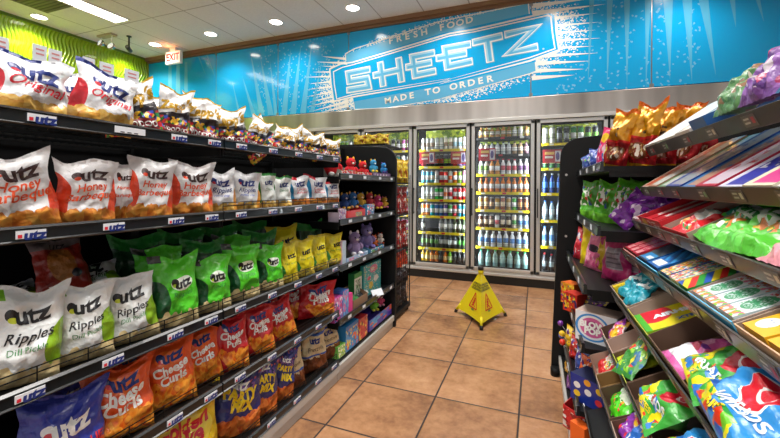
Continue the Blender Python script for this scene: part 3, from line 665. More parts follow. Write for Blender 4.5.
# ================================================================ PACKAGING BUILDERS
def bag_mesh(name, w, h, d, mats, texts=(), seed=0, crumple=1.0, sub=1, crimp=.93, nu=18, nv=24, slump=0.0, taper=.0):
    """pillow bag: mats[0] film; texts (string, u, v, size, mat index, shear, rotation, xscale, bold)"""
    rng = random.Random(seed); ph = rng.uniform(0, 50); ben = rng.uniform(-.25, .25)
    def surf(u, v, side):
        uu = min(1, max(0, u)); vv = min(1, max(0, v))
        prof = (max(0, math.sin(PI*uu))**.5)*(max(0, math.sin(PI*min(1, max(0, (vv-.02)/.93)))) ** .45 if .02 < vv < .95 else 0)*(1.1-.3*vv)
        n1 = noise.noise(Vector((uu*3+ph, vv*4, side*7))); n2 = noise.noise(Vector((uu*9+ph, vv*8, side*5+3)))
        wr = math.sin(uu*40+ph)*.0022*(max(0, (abs(vv-.5)-.25))*3)
        y = -side*d/2*prof+(-side*(n1*.019+n2*.010)*min(1, prof*1.5)*crumple*(w/.16))+wr+ben*.05*(vv*vv)
        y += slump*vv*vv
        x = (uu-.5)*w*(1-.07*math.sin(PI*vv)-taper*vv-.10*max(0, math.sin(PI*min(1, max(0, (vv-.45)/.5)))))+noise.noise(Vector((vv*4, ph, uu)))*.006*crumple
        z = vv*h+(noise.noise(Vector((uu*2.5, ph, 9)))*.022+abs(uu-.5)*.03-.008)*vv*vv*crumple*(w/.16)
        if uu in (0.0, 1.0): x += noise.noise(Vector((vv*9, ph, 2)))*.003
        return Vector((x, y, z))
    mb = MB(); top = len(mats)-1 if False else 0
    mb.grid(lambda u, v: surf(u, v, 1), nu, nv, 0); mb.grid(lambda u, v: surf(u, v, -1), nu, nv, 0, flip=True)
    for t in texts:
        s_, uc, vc, size, mi = t[:5]; shear, rot, xsc, bold = (list(t[5:])+[0, 0, 1, 0][len(t)-5:])[:4]
        c_, n_ = math.cos(R(rot)), math.sin(R(rot))
        def fn(x, z):
            X = x*c_-z*n_; Z = x*n_+z*c_; u = uc+X/w; v = vc+Z/h
            p = surf(u, v, 1); q1 = surf(u+.02, v, 1)-p; q2 = surf(u, v+.02, 1)-p; nn = q1.cross(q2)
            if nn.length < 1e-9: nn = Vector((0, -1, 0))
            nn.normalize(); 
            if nn.y > 0: nn = -nn
            return p+nn*.0016
        letter(mb, s_, fn, size*w, mi, shear, xsc, bold, seg=.012)
    return mb.mesh(name, mats)
def box_mesh(name, w, d, h, side, front=None, top=None, texts=(), tmats=(), bevel=0):
    """closed carton standing on z=0, centred, front faces -y"""
    mb = MB(); mats = [side, front or side, top or side]+list(tmats)
    mb.box(-w/2, w/2, -d/2, d/2, 0, h, fm=(1, 0, 0, 0, 2, 0))
    for t in texts:
        s_, x, z, size, mi, face = t[:6]; rot = t[6] if len(t) > 6 else 0; xs = t[7] if len(t) > 7 else 1; bold = t[8] if len(t) > 8 else .02
        f = flatfn(x, -d/2-.0008, z, R(rot)) if face == 'f' else (lambda a, b, x=x, z=z: (x+a, z+b, h+.0008))
        letter(mb, s_, f, size, mi, 0, xs, bold)
    return mb.mesh(name, mats)
def tray_mesh(name, w, d, hf, hb, mo, mi, t=.0025, front=None, header=0):
    """open carton: low front, taller back, sides sloping; mo outside, mi inside (all real card thickness)"""
    mb = MB(); mats = [mo, mi, front or mo]
    mb.box(-w/2, w/2, -d/2, d/2, 0, t, 1)
    mb.box(-w/2, w/2, -d/2, -d/2+t, 0, hf, fm=(2, 0, 1, 0, 0, 0)); mb.box(-w/2, w/2, d/2-t, d/2, 0, hb+header, fm=(1, 0, 0, 0, 0, 0))
    for s in (-1, 1):
        x0 = s*(w/2-t) if s > 0 else -w/2
        mb.prism([(-d/2+t, t), (d/2-t, t), (d/2-t, hb), (-d/2+t, hf)], t, 0, axis='x', off=(w/2-t if s > 0 else -w/2))
    return mb.mesh(name, mats)

white_ = mat('print_white', '#f4f4f1', .4); navy = mat('print_navy', '#1c2f7a', .4); black_ = mat('print_black', '#17161a', .4); brown_ = mat('print_brown', '#3a1c1c', .4)
redt = mat('print_red', '#d2283a', .4); orat = mat('print_orange', '#e6531f', .4); yelt = mat('print_yellow', '#f3d31c', .4); grnt = mat('print_green2', '#2f7d3a', .4); goldt = mat('print_gold', '#b8901c', .3); bluet = mat('print_blue', '#2456c0', .4); pinkt = mat('print_pink', '#e0559a', .4)
GOLD = ['#b9741c', '#dda23c', '#f0c870', '#e7b04c', '#c98428']; TAN = ['#a9854c', '#cfae74', '#e6d09c', '#d8bb80']; ORG = ['#b33a0c', '#e25d12', '#f58a1e', '#ffb040', '#d84c0e']; AMB = ['#8f3a14', '#c8641c', '#e69138', '#f0b050']
RED = '#cf1f30'
STY = {
 'original': (art('bag_original', '#eceff3', [('ell', -.02, .42, .24, .30, RED), ('chips', .30, GOLD, 7), ('rect', 0, .94, .62, 1, '#24357e'), ('ell', 0.3, 0.74, .085, .062, '#24357e'), ('ell', 0.31, 0.695, .06, .03, '#d2283a')], bump=.7), [navy, redt], [('utz', .60, .70, .36, 1, .1, -8, 1.1, .03), ('Original', .56, .51, .20, 2, .35, -8, 1.05, .01)]),
 'honey': (art('bag_honey', '#e9e8ea', [('ell', -.04, .38, .26, .42, '#e2441c'), ('ell', 1.05, .25, .2, .35, '#e2441c'), ('chips', .26, AMB, 7), ('ell', 0.32, 0.77, .085, .062, '#3a1c1c'), ('ell', 0.33, 0.725, .06, .03, '#e2441c')], bump=.7), [brown_, orat], [('utz', .60, .76, .34, 1, .1, 4, 1.1, .03), ('Honey', .54, .58, .20, 2, .3, 5, 1.05, .015), ('Barbeque', .53, .45, .20, 2, .3, 6, 1.05, .015)]),
 'ripple': (art('bag_ripple', '#e6e8ec', [('chips', .25, GOLD, 8), ('ell', 1.05, .3, .2, .3, '#d8902a'), ('ell', 0.26, 0.75, .085, .062, '#24357e'), ('ell', 0.27, 0.705, .06, .03, '#d2283a')], bump=.7), [navy, bluet], [('utz', .52, .74, .36, 1, .1, 0, 1.1, .03), ('Ripples', .50, .55, .20, 1, .3, 2, 1.05, .01), ('potato chips', .5, .43, .09, 2, .2, 0)]),
 'sourcream': (art('bag_sourcream', '#e4e9e6', [('wedge', 1, .25, .30, '#2f8c3c'), ('chips', .25, GOLD, 8), ('rect', 0, .93, 1, 1, '#2f8c3c')], bump=.7), [navy, grnt], [('utz', .58, .74, .34, 1, .1, 0, 1.1, .03), ('Onion', .58, .56, .17, 2, .3, 0)]),
 'carolina': (art('bag_carolina', '#e8ebf0', [('wedge', 1, .2, .34, '#2c9ad2'), ('rect', 0, .9, .5, 1, RED), ('chips', .28, AMB, 8)], bump=.7), [navy, redt], [('utz', .58, .76, .34, 1, .1, 0, 1.1, .03), ('Carolina', .6, .58, .15, 2, .2, 0), ('Barbeque', .6, .48, .13, 2, .2, 0)]),
 'pickle': (art('bag_pickle', '#e3e6e6', [('ell', .98, .38, .26, .26, '#86b01e'), ('rect', .02, .86, .2, .96, '#6fae28'), ('chips', .20, TAN, 7), ('wedge', 1, -.6, -.42, '#c9cfd0'), ('ell', 0.25, 0.72, .085, .062, '#17161a'), ('ell', 0.26, 0.675, .06, .03, '#c8d428')], bump=.7), [black_, grnt], [('utz', .50, .74, .36, 1, .12, 10, 1.1, .03), ('Ripples', .50, .52, .20, 1, .3, 10, 1.05, .01), ('Dill Pickle', .50, .39, .12, 2, .2, 10)]),
 'green': (art('bag_green', '#52c92a', [('ell', .02, .32, .34, .34, '#17502c'), ('chips', .20, TAN, 7), ('ell', .62, .62, .26, .1, '#e8f0e4'), ('rect', 0, .9, .25, 1, '#2a2f2c'), ('ell', 0.45, 0.64, .085, .062, '#17161a'), ('ell', 0.46, 0.595, .06, .03, '#b8e03a')], bump=.75), [black_, grnt], [('utz', .63, .62, .27, 1, .1, 5, 1.1, .04), ('Ripples', .62, .46, .15, 2, .3, 5)]),
 'yellow': (art('bag_yellow', '#e8d81c', [('ell', .0, .15, .3, .32, '#2f8f3a'), ('chips', .20, ['#b98a1c', '#e0c040', '#f0dc70'], 8), ('rect', 0, .94, 1, 1, '#c9b514')], bump=.75), [black_, grnt], [('utz', .6, .66, .34, 1, .1, 5, 1.1, .04), ('Hot Honey', .58, .48, .13, 2, .2, 5)]),
 'curl': (art('bag_curl', '#e4531a', [('chips', .42, ORG, 10), ('ell', .5, .78, .3, .12, '#ea6a24'), ('ell', 0.32, 0.8, .085, .062, '#24357e'), ('ell', 0.33, 0.755, .06, .03, '#d2283a')], bump=.75), [navy, white_], [('utz', .55, .80, .30, 1, .1, 6, 1.1, .04), ('Cheese', .5, .62, .24, 2, .1, 8, 1.0, .035), ('Curls', .52, .47, .24, 2, .1, 8, 1.0, .035)]),
 'puff': (art('bag_puff', '#c81e26', [('chips', .40, ORG, 10), ('wedge', 1, .8, .42, '#c81e26'), ('ell', 0.3, 0.8, .085, .062, '#24357e'), ('ell', 0.31, 0.755, .06, .03, '#e8e8e8')], bump=.75), [navy, white_], [('utz', .52, .80, .28, 1, .1, 6, 1.1, .04), ('Cheese', .5, .66, .23, 2, .1, 6, 1.0, .035), ('Puffs', .52, .53, .23, 2, .1, 6, 1.0, .035)]),
 'party': (art('bag_party', '#262a6e', [('cells', 0, .66, 1, 1, ['#1c2058', '#7a4ea8', '#3a3f90', '#c05a5a', '#2a2f7a'], 14, .9), ('chips', .32, ['#8a2c10', '#d85c1c', '#e8863a', '#b8441a'], 8)], bump=.75), [white_, yelt], [('utz', .5, .82, .26, 1, .1, -8, 1.1, .03), ('PARTY', .52, .64, .27, 2, 0, -10, .9, .05), ('MIX', .55, .48, .30, 2, 0, -10, .9, .05)]),
 'golden': (art('bag_golden', '#e8c41c', [('ell', .5, .6, .42, .25, '#f2dc50'), ('chips', .18, GOLD, 8)], bump=.75), [redt, bluet], [('Golden', .5, .68, .24, 1, .25, 8, 1.0, .04), ('Flake', .5, .52, .26, 1, .25, 8, 1.0, .04), ('CASH', .5, .34, .16, 2, 0, 0, 1, .03)]),
 'pretzel': (art('bag_pretzel', '#d2bd94', [('rect', 0, .80, 1, .86, '#2d55a8'), ('rect', 0, .36, 1, .40, '#2d55a8'), ('chips', .34, ['#3a1c10', '#6a3418', '#8a4a22'], 8)], bump=.75), [navy, brown_], [('utz', .5, .7, .3, 1, .1, 5, 1.1, .04), ('Pretzels', .5, .52, .2, 2, .2, 5)]),
 'mardi': (art('bag_mardi', '#e7e7e8', [('wedge', -.12, 1, .46, '#201a22'), ('cells', 0, 0, 1, .42, ['#201a22', '#c8202c', '#e0b020', '#2a8a3a', '#2c4ab0', '#c8202c', '#e0b020'], 9, .9), ('rect', .22, .08, .86, .28, '#8c1826'), ('rect', 0, .965, 1, 1, '#c8a21c')], bump=.75), [goldt, redt, white_], [("Zapp's", .5, .66, .34, 1, .25, 10, 1.1, .045), ('VOODOO', .54, .18, .15, 3, 0, 0, 1.0, .03)]),
 'bluebag': (art('bag_blue', '#3440a4', [('ell', .2, .35, .2, .12, '#6a6ac8'), ('ell', .85, .1, .3, .2, '#e05a30'), ('ell', 0.3, 0.62, .085, .062, '#f0f0f4'), ('ell', 0.31, 0.575, .06, .03, '#d2283a')], bump=.75), [white_, redt], [('utz', .55, .62, .34, 1, .1, 8, 1.1, .04), ('BARBEQUE', .6, .3, .14, 2, .1, 8, 1, .03)]),
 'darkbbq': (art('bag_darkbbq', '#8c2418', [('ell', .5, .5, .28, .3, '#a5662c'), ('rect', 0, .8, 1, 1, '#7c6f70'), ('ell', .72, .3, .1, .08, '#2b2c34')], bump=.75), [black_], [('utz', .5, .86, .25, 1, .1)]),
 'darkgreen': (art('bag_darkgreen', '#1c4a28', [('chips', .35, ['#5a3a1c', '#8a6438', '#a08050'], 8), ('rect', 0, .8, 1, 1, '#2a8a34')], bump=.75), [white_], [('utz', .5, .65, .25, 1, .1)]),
}
_bm = {}
def bag(style, w, h, d, seed=0, crumple=1.0):
    w, h, d = round(w, 2), round(h, 2), round(d, 3); key = (style, w, h, d, seed)
    if key not in _bm: m, tm, tx = STY[style]; _bm[key] = bag_mesh('snack_bag', w, h, d, [m]+tm, tx, seed*13+len(style), crumple)
    return _bm[key]

# ================================================================ LEFT GONDOLA
XF = -1.13; XB = -1.66
shm = mat('shelf_black', '#0d0e0f', .5, 0, spec=.25); railm = mat('rail_gloss', '#14171a', .30, 0, coat=.25); pegb = mat('back_black', '#0a0a0b', .8, spec=.15); wirem = mat('wire_black', '#0c0c0d', .4, .3)
tagw = mat('tag_white', '#dfe3ea', .35); silver = mat('kick_silver', '#b9b7b3', .4, .25)
def shelf(root, x0, x1, y0, y1, z, sgn=1, fence=0.0, wire=False, tags=(), railh=.04, tagtext=True):
    """shelf deck with its front edge at x0 (lip top at z), back at x1; sgn = direction the rail faces"""
    zd = z-.022
    mb = MB(); xa, xb = sorted((x0-sgn*.012, x1))
    if wire:
        n = int((y1-y0)/.026)
        for i in range(n+1): y = y0+.006+(y1-y0-.012)*i/n; mb.box(xa, xb, y-.0022, y+.0022, zd-.006, zd)
        for x in (xa+.01, xa+(xb-xa)*.35, xa+(xb-xa)*.7, xb-.01): mb.box(x-.003, x+.003, y0+.004, y1-.004, zd-.012, zd-.006)
    else:
        mb.box(xa, xb, y0+.003, y1-.003, zd-.022, zd)
    for y in (y0+.004, y1-.008): mb.box(xa+.02, xb, y, y+.004, zd-.045, zd-.006)
    sh = mb.build('shelf', shm, root)
    r = MB(); f = x0
    r.prism([(f-sgn*.012, z-.002), (f-sgn*.004, z), (f+sgn*.003, z-.006), (f-sgn*.001, z-.009), (f+sgn*.001, z-railh+.006), (f+sgn*.006, z-railh+.003), (f+sgn*.004, z-railh), (f-sgn*.012, z-railh+.002)], y1-y0-.006, 0, axis='y2') if False else None
    prof = [(f-sgn*.012, z-.002), (f-sgn*.004, z), (f+sgn*.003, z-.006), (f-sgn*.001, z-.009), (f+sgn*.001, z-railh+.006), (f+sgn*.006, z-railh+.003), (f+sgn*.004, z-railh), (f-sgn*.012, z-railh+.002)]
    r.prism(prof, y1-y0-.006, 0, axis='y', off=y0+.003)
    r.build('price_rail', railm, sh)
    if fence:
        q = MB(); yy = y0+.01
        for zz in (z+fence, z+fence*.55): q.tube((f-sgn*.014, y0+.008, zz), (f-sgn*.014, y1-.008, zz), .0019, 5)
        n = int((y1-y0)/.11)
        for i in range(n+1): y = y0+.01+(y1-y0-.02)*i/n; q.tube((f-sgn*.014, y, z-.012), (f-sgn*.014, y, z+fence), .0017, 5)
        q.build('wire_fence', wirem, sh)
    for y, kind in tags:
        t = MB(); wd = .029 if kind == 'u' else (.022 if kind == 's' else .045)
        t.box(min(f+sgn*.0022, f+sgn*.0045), max(f+sgn*.0022, f+sgn*.0045), y-wd, y+wd, z-railh+.010, z-.011, 0 if kind != 's' else 0)
        if kind == 'u':
            xx = f+sgn*.0052
            fn = (lambda a, b: (xx, y+.006+a*sgn, z-.0235+b)); letter(t, 'utz', fn, .030, 1, .1, 1.15, .05)
            t.box(min(xx-.0003, xx), max(xx-.0003, xx), y-.026, y-.018, z-.028, z-.020, 2)
        elif kind == 'w':
            xx = f+sgn*.0052
            for q_ in range(3): t.box(min(xx-.0003, xx), max(xx-.0003, xx), y-.03+q_*.02, y-.018+q_*.02, z-.028, z-.0255, 3)
        t.build('price_tag', [tagw, navy, redt, black_], sh, recalc=False)
    return sh
SEC = [(.20, 1.13), (1.13, 2.065), (2.065, 3.04)]
words = ['nearest black shelving bay on left, filled with snack bags', 'middle black shelving bay on left, filled with smaller snack bags', 'far black shelving bay on left, holding toys, with rounded end panel']
TG = [[.53, .72, .92, 1.07], [1.22, 1.42, 1.62, 1.82, 2.0], [2.2, 2.42, 2.7, 2.95]]
GL = []
for i, (y0, y1) in enumerate(SEC):
    g = thing('shelving_unit', words[i], 'shelving', T(-1.4, (y0+y1)/2, 0)); GL.append(g)
    MB().box(XB-.02, XB, y0+.002, y1-.002, .05, 1.56).build('back_panel', pegb, g)
    for y in (y0+.001, y1-.019): MB().box(XB, XB+.03, y, y+.018, 0, 1.56).build('upright', shm, g)
    MB().box(XB+.001, XF-.012, y0+.003, y1-.003, .085, .115).box(XB+.05, XF-.03, y0+.01, y1-.01, 0.001, .085).build('base_deck', shm, g)
    MB().box(XF-.03, XF+.004, y0+.001, y1-.001, .060, .103).box(XF-.03, XF-.01, y0+.001, y1-.001, .001, .060).build('kick_rail', silver, g, bevel=.003)
    tg = [(y, 'u') for y in TG[i]]
    if i < 2:
        t2 = list(tg)
        if i == 0: t2 = [(.55, 'u'), (.765, 'w'), (.93, 'u'), (1.08, 'u')]
        shelf(g, XF, XB+.005, y0, y1, 1.40, wire=True, tags=t2)
        shelf(g, XF, XB+.005, y0, y1, 1.12, wire=False, tags=tg, fence=.03 if i == 1 else 0)
        shelf(g, XF, XB+.005, y0, y1, .735, tags=tg, fence=.035)
        shelf(g, XF, XB+.005, y0, y1, .45, tags=tg, fence=.035)
        shelf(g, XF, XB+.005, y0, y1, .145, tags=tg, fence=.03)
    else:
        st = [(y, 's') for y in TG[i]]
        for z in (1.30, 1.01, .722, .385): shelf(g, XF, XB+.005, y0, y1-.0, z, tags=st)
# end panel with rounded top front corner
def endpanel(root, xf, xb, y, t, ztop, rad, zlow=0.0, step=None):
    s = 1 if xb > xf else -1
    pts = [(xf, zlow)]
    for k in range(9):
        a = PI/2*k/8; pts.append((xf+s*rad*(1-math.cos(a)), ztop-rad+rad*math.sin(a)))
    pts += [(xb, ztop+.03), (xb, zlow)]
    mb = MB(); i = len(mb.v)
    mb.prism(pts, t, 0, axis='y', off=y); return mb.build('end_panel', mat('panel_black', '#101112', .55, spec=.3), root, bevel=.003)
endpanel(GL[2], XF+.01, XB-.05, 3.042, .03, 1.56, .13)

# ================================================================ SNACK BAGS ON THE LEFT
CATB = 'snack bag'
def lbag(style, z, pl, pr_, h, label, d=.065, dx=0.0, yaw=-8, lean=5, seed=0, grp=None, roll=0, crumple=1.0, dz=0, ws=1.0):
    X = XF-.028-dx; a, b = Yat(pl, X), Yat(pr_, X); ph = math.degrees(math.atan2((a+b)/2, -X)); P = (b-a)*math.cos(R(ph))
    tn = min(36, ph*.55)+(-yaw-14)*.5; wd = P/math.cos(R(ph-tn))*1.22*ws; h *= 1.10; roll += random.uniform(-3.5, 3.5)
    Xc = X-wd/2*math.sin(R(tn))*.55-d*.4; Yc = Yat((pl+pr_)/2, Xc)
    M = T(Xc, Yc, z-.022+dz) @ Rz(90-tn) @ Rx(-lean) @ Ry(roll)
    me = bag(style, wd, h, d, seed, crumple)
    return inst('snack_bag', me, M, label, CATB, grp)
ZA, ZB2, ZC, ZD, ZE = 1.40, 1.12, .735, .45, .145
GA = 'snack bags on the top left shelf'; GB = 'snack bags on the second left shelf'; GCc = 'snack bags on the third left shelf'; GD = 'snack bags on the fourth left shelf'; GE = 'snack bags on the bottom left shelf'
# top shelf
lbag('original', ZA, -20, 63, .158, 'big white original chips bag with red script, leftmost on the top shelf', d=.08, yaw=-14, seed=1, grp=GA, roll=4)
lbag('original', ZA, 66, 128, .165, 'white original chips bag with tilted red script, second on the top shelf', d=.08, yaw=-22, seed=2, grp=GA, roll=9)
lbag('original', ZA, 50, 90, .15, 'white original chips bag squeezed behind the two front ones, top shelf', d=.06, dx=.10, yaw=-15, seed=3, grp=GA)
zs = [(114, 160, .165, 4, 'first white and black festive bag right of the original chips, top shelf'), (158, 185, .16, 5, 'second narrow white and black festive bag on the top shelf'), (181, 213, .165, 6, 'third white and black festive bag on the top shelf, gold top edge'), (214, 245, .15, 4, 'fourth white and black festive bag, just past the shelf joint, top shelf')]
for a, b, h, sd, lb in zs: lbag('mardi', ZA, a, b, h, lb, d=.06, ws=1.14, yaw=-16, seed=sd, grp=GA, roll=random.uniform(-8, 9), crumple=1.5)
pile = [(243, 258, .13, 0, 12, 'upright festive bag at left end of the tumbled pile, top shelf'), (254, 282, .12, .05, -25, 'festive bag tipped sideways in the tumbled pile, top shelf'), (272, 290, .11, 0, 10, 'festive bag at front middle of the tumbled pile, top shelf'), (286, 304, .135, .03, -6, 'tallest festive bag in the tumbled pile, top shelf'), (300, 316, .125, 0, 8, 'festive bag leaning right in the tumbled pile, top shelf'), (314, 328, .12, .02, -8, 'second festive bag from right end, top shelf'), (325, 338, .115, 0, 3, 'festive bag at the far right end of the top shelf')]
for i, (a, b, h, dx, ro, lb) in enumerate(pile): lbag('mardi', ZA, a, b, h*1.12, lb, d=.055, ws=1.2, dx=dx, yaw=-18, seed=4+i % 3, grp=GA, roll=ro*1.6, crumple=1.6)
for i, (px_, ro) in enumerate([(248, 50), (268, -60), (292, 40)]):
    lbag('mardi', ZA, px_, px_+26, .13, f"festive bag lying across the back of the pile, {['left', 'middle', 'right'][i]} one, top shelf", d=.05, dx=.12, yaw=-20, lean=50, seed=5, grp=GA, dz=.03)
lbag('mardi', ZA, 128, 168, .15, 'festive bag standing behind the first one, top shelf', d=.05, dx=.10, yaw=-12, seed=5, grp=GA)
lbag('mardi', ZA, 186, 225, .14, 'festive bag standing behind the third one, top shelf', d=.05, dx=.10, yaw=-12, seed=4, grp=GA)
# second shelf
lbag('honey', ZB2, -22, 60, .18, 'honey barbeque chips bag with orange script, leftmost on the second shelf', d=.075, yaw=-12, seed=1, grp=GB, roll=-5)
lbag('honey', ZB2, 56, 113, .175, 'honey barbeque chips bag, second from left on the second shelf', d=.07, yaw=-20, seed=2, grp=GB, roll=2)
lbag('honey', ZB2, 108, 132, .17, 'honey barbeque chips bag half hidden in the gap, second shelf', d=.05, dx=.05, yaw=-15, seed=3, grp=GB)
lbag('honey', ZB2, 124, 170, .195, 'honey barbeque chips bag with tall torn corner, middle of second shelf', d=.075, yaw=-22, seed=4, grp=GB, roll=3)
lbag('honey', ZB2, 169, 211, .185, 'honey barbeque chips bag beside the navy lettered ones, second shelf', d=.075, yaw=-18, seed=5, grp=GB, roll=4)
lbag('ripple', ZB2, 206, 236, .165, 'left navy lettered ripples chips bag on the second shelf', d=.06, yaw=-15, seed=1, grp=GB)
lbag('ripple', ZB2, 232, 258, .165, 'right navy lettered ripples chips bag on the second shelf', d=.06, yaw=-15, seed=2, grp=GB, roll=3)
lbag('sourcream', ZB2, 257, 275, .16, 'left white bag with green edge on the second shelf', d=.055, yaw=-20, seed=1, grp=GB)
lbag('sourcream', ZB2, 270, 290, .155, 'right white bag with green edge on the second shelf', d=.055, yaw=-20, seed=2, grp=GB)
lbag('carolina', ZB2, 288, 309, .155, 'left white bag with blue wedge on the second shelf', d=.055, yaw=-20, seed=1, grp=GB)
lbag('carolina', ZB2, 305, 326, .150, 'middle white bag with blue wedge on the second shelf', d=.055, yaw=-22, seed=2, grp=GB)
lbag('carolina', ZB2, 323, 338, .140, 'right white bag with blue wedge at end of the second shelf', d=.05, yaw=-22, seed=3, grp=GB)
# third shelf
lbag('pickle', ZC, -22, 58, .215, 'grey-white dill pickle ripples bag, leftmost on the third shelf', d=.09, yaw=-10, seed=1, grp=GCc, roll=5)
lbag('pickle', ZC, 58, 113, .20, 'grey-white dill pickle ripples bag with green corner stamp, third shelf', d=.085, yaw=-16, seed=2, grp=GCc, roll=-2)
lbag('pickle', ZC, 108, 158, .195, 'grey-white dill pickle ripples bag beside the bright green ones', d=.085, yaw=-16, seed=3, grp=GCc, roll=-4)
lbag('pickle', ZC, 62, 130, .17, 'crumpled white bag lying behind the pickle bags, third shelf', d=.07, dx=.14, yaw=-16, lean=60, seed=4, grp=GCc, dz=.12)
lbag('pickle', ZC, -10, 60, .20, 'flat white bag lying behind the leftmost pickle bag', d=.06, dx=.13, yaw=-5, lean=72, seed=5, grp=GCc, dz=.13)
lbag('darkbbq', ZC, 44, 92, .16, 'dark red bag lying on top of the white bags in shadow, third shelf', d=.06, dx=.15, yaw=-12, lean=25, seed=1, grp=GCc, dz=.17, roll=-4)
lbag('green', ZC, 154, 198, .225, 'first bright green chips bag from the left, third shelf', d=.07, yaw=-12, seed=1, grp=GCc, roll=-2)
lbag('green', ZC, 195, 230, .20, 'second bright green chips bag, more crumpled, third shelf', d=.07, yaw=-14, seed=2, grp=GCc, roll=2)
lbag('green', ZC, 226, 258, .215, 'third bright green chips bag from the left, third shelf', d=.065, yaw=-14, seed=3, grp=GCc, roll=3)
lbag('green', ZC, 257, 282, .20, 'fourth bright green chips bag, beside the yellow bags', d=.06, yaw=-12, seed=4, grp=GCc)
lbag('yellow', ZC, 281, 298, .195, 'first yellow chips bag beside the green ones, third shelf', d=.055, yaw=-14, seed=1, grp=GCc)
lbag('yellow', ZC, 296, 314, .195, 'second yellow chips bag from the left, third shelf', d=.055, yaw=-14, seed=2, grp=GCc)
lbag('yellow', ZC, 312, 328, .19, 'third yellow chips bag from the left, third shelf', d=.055, yaw=-14, seed=3, grp=GCc)
lbag('yellow', ZC, 326, 342, .185, 'fourth yellow chips bag, next to the plush toys', d=.055, yaw=-14, seed=4, grp=GCc)
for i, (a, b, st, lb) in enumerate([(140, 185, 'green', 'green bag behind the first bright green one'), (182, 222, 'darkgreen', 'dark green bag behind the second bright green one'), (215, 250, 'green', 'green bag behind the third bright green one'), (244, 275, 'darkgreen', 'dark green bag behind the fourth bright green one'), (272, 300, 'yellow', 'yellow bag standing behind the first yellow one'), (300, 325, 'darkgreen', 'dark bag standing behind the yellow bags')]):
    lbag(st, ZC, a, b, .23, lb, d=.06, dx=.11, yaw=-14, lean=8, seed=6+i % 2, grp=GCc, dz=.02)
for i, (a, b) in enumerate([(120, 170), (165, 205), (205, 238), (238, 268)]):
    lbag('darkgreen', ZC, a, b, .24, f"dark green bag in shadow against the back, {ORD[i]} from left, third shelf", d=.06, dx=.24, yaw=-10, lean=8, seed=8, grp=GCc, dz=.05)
# fourth shelf
lbag('bluebag', ZD, 18, 104, .19, 'dark blue crumpled snack bag with white lettering, left end of fourth shelf', d=.09, yaw=-14, seed=1, grp=GD, roll=6)
lbag('curl', ZD, 84, 152, .20, 'orange cheese curls bag at front left, fourth shelf', d=.08, yaw=-14, seed=1, grp=GD, roll=3)
lbag('curl', ZD, 92, 135, .22, 'orange bag tucked behind the front left cheese curls bag', d=.06, dx=.10, yaw=-14, seed=2, grp=GD, roll=-14)
lbag('curl', ZD, 148, 196, .205, 'second orange cheese curls bag from the left, fourth shelf', d=.08, yaw=-16, seed=3, grp=GD, roll=-3)
lbag('curl', ZD, 188, 222, .20, 'third orange cheese curls bag, leaning against red bag', d=.07, dx=.03, yaw=-14, seed=2, grp=GD, roll=-6)
lbag('puff', ZD, 216, 248, .205, 'first red cheese puffs bag from the left, fourth shelf', d=.07, yaw=-14, seed=1, grp=GD, roll=-2)
lbag('puff', ZD, 243, 274, .20, 'second red cheese puffs bag from the left, fourth shelf', d=.07, yaw=-14, seed=2, grp=GD)
lbag('puff', ZD, 270, 297, .19, 'third red cheese puffs bag from the left, fourth shelf', d=.065, yaw=-14, seed=3, grp=GD, roll=-8)
lbag('puff', ZD, 301, 334, .185, 'red cheese puffs bag at right end, beside pink toy boxes', d=.065, yaw=-10, seed=4, grp=GD, roll=2)
for i, (a, b, st, lb) in enumerate([(110, 150, 'curl', 'orange bag behind the first two cheese curls bags'), (160, 195, 'curl', 'orange bag standing behind the second cheese curls bag'), (222, 250, 'puff', 'red bag standing behind the first cheese puffs bag'), (250, 280, 'puff', 'red bag standing behind the second cheese puffs bag'), (282, 305, 'puff', 'red bag in the gap before the last cheese puffs bag'), (40, 95, 'bluebag', 'blue bag lying behind the dark blue one')]):
    lbag(st, ZD, a, b, .20, lb, d=.06, dx=.11, yaw=-14, lean=12, seed=6, grp=GD, dz=.01)
# bottom shelf
lbag('golden', ZE, 140, 218, .26, 'yellow bag with slanted red lettering at left end of bottom shelf', d=.08, yaw=-12, seed=1, grp=GE, roll=4)
lbag('golden', ZE, 105, 160, .26, 'yellow bag with red lettering beside the other yellow one, bottom shelf', d=.08, yaw=-12, seed=2, grp=GE, roll=4)
lbag('party', ZE, 212, 259, .25, 'navy party mix bag nearest the yellow bag, bottom shelf', d=.08, yaw=-14, seed=1, grp=GE, roll=3)
lbag('party', ZE, 246, 277, .25, 'second navy party mix bag, bottom shelf', d=.07, yaw=-16, seed=2, grp=GE, roll=4)
lbag('party', ZE, 270, 292, .23, 'third navy party mix bag beside the beige pretzel bags', d=.07, yaw=-16, seed=3, grp=GE, roll=10)
lbag('pretzel', ZE, 287, 306, .235, 'first beige pretzel bag with blue bands, bottom shelf', d=.06, yaw=-14, seed=1, grp=GE, roll=-4)
lbag('pretzel', ZE, 304, 327, .235, 'second beige pretzel bag with blue bands, bottom shelf', d=.06, yaw=-14, seed=2, grp=GE, roll=-4)
lbag('pretzel', ZE, 321, 341, .225, 'third beige pretzel bag, farthest along the bottom shelf', d=.06, yaw=-14, seed=3, grp=GE, roll=-6)
for i, (a, b, st, lb) in enumerate([(225, 262, 'party', 'navy bag standing behind the first party mix bag'), (262, 285, 'party', 'navy bag standing behind the second party mix bag'), (292, 312, 'pretzel', 'beige bag standing behind the pretzel bags')]):
    lbag(st, ZE, a, b, .24, lb, d=.06, dx=.11, yaw=-14, lean=10, seed=6, grp=GE)

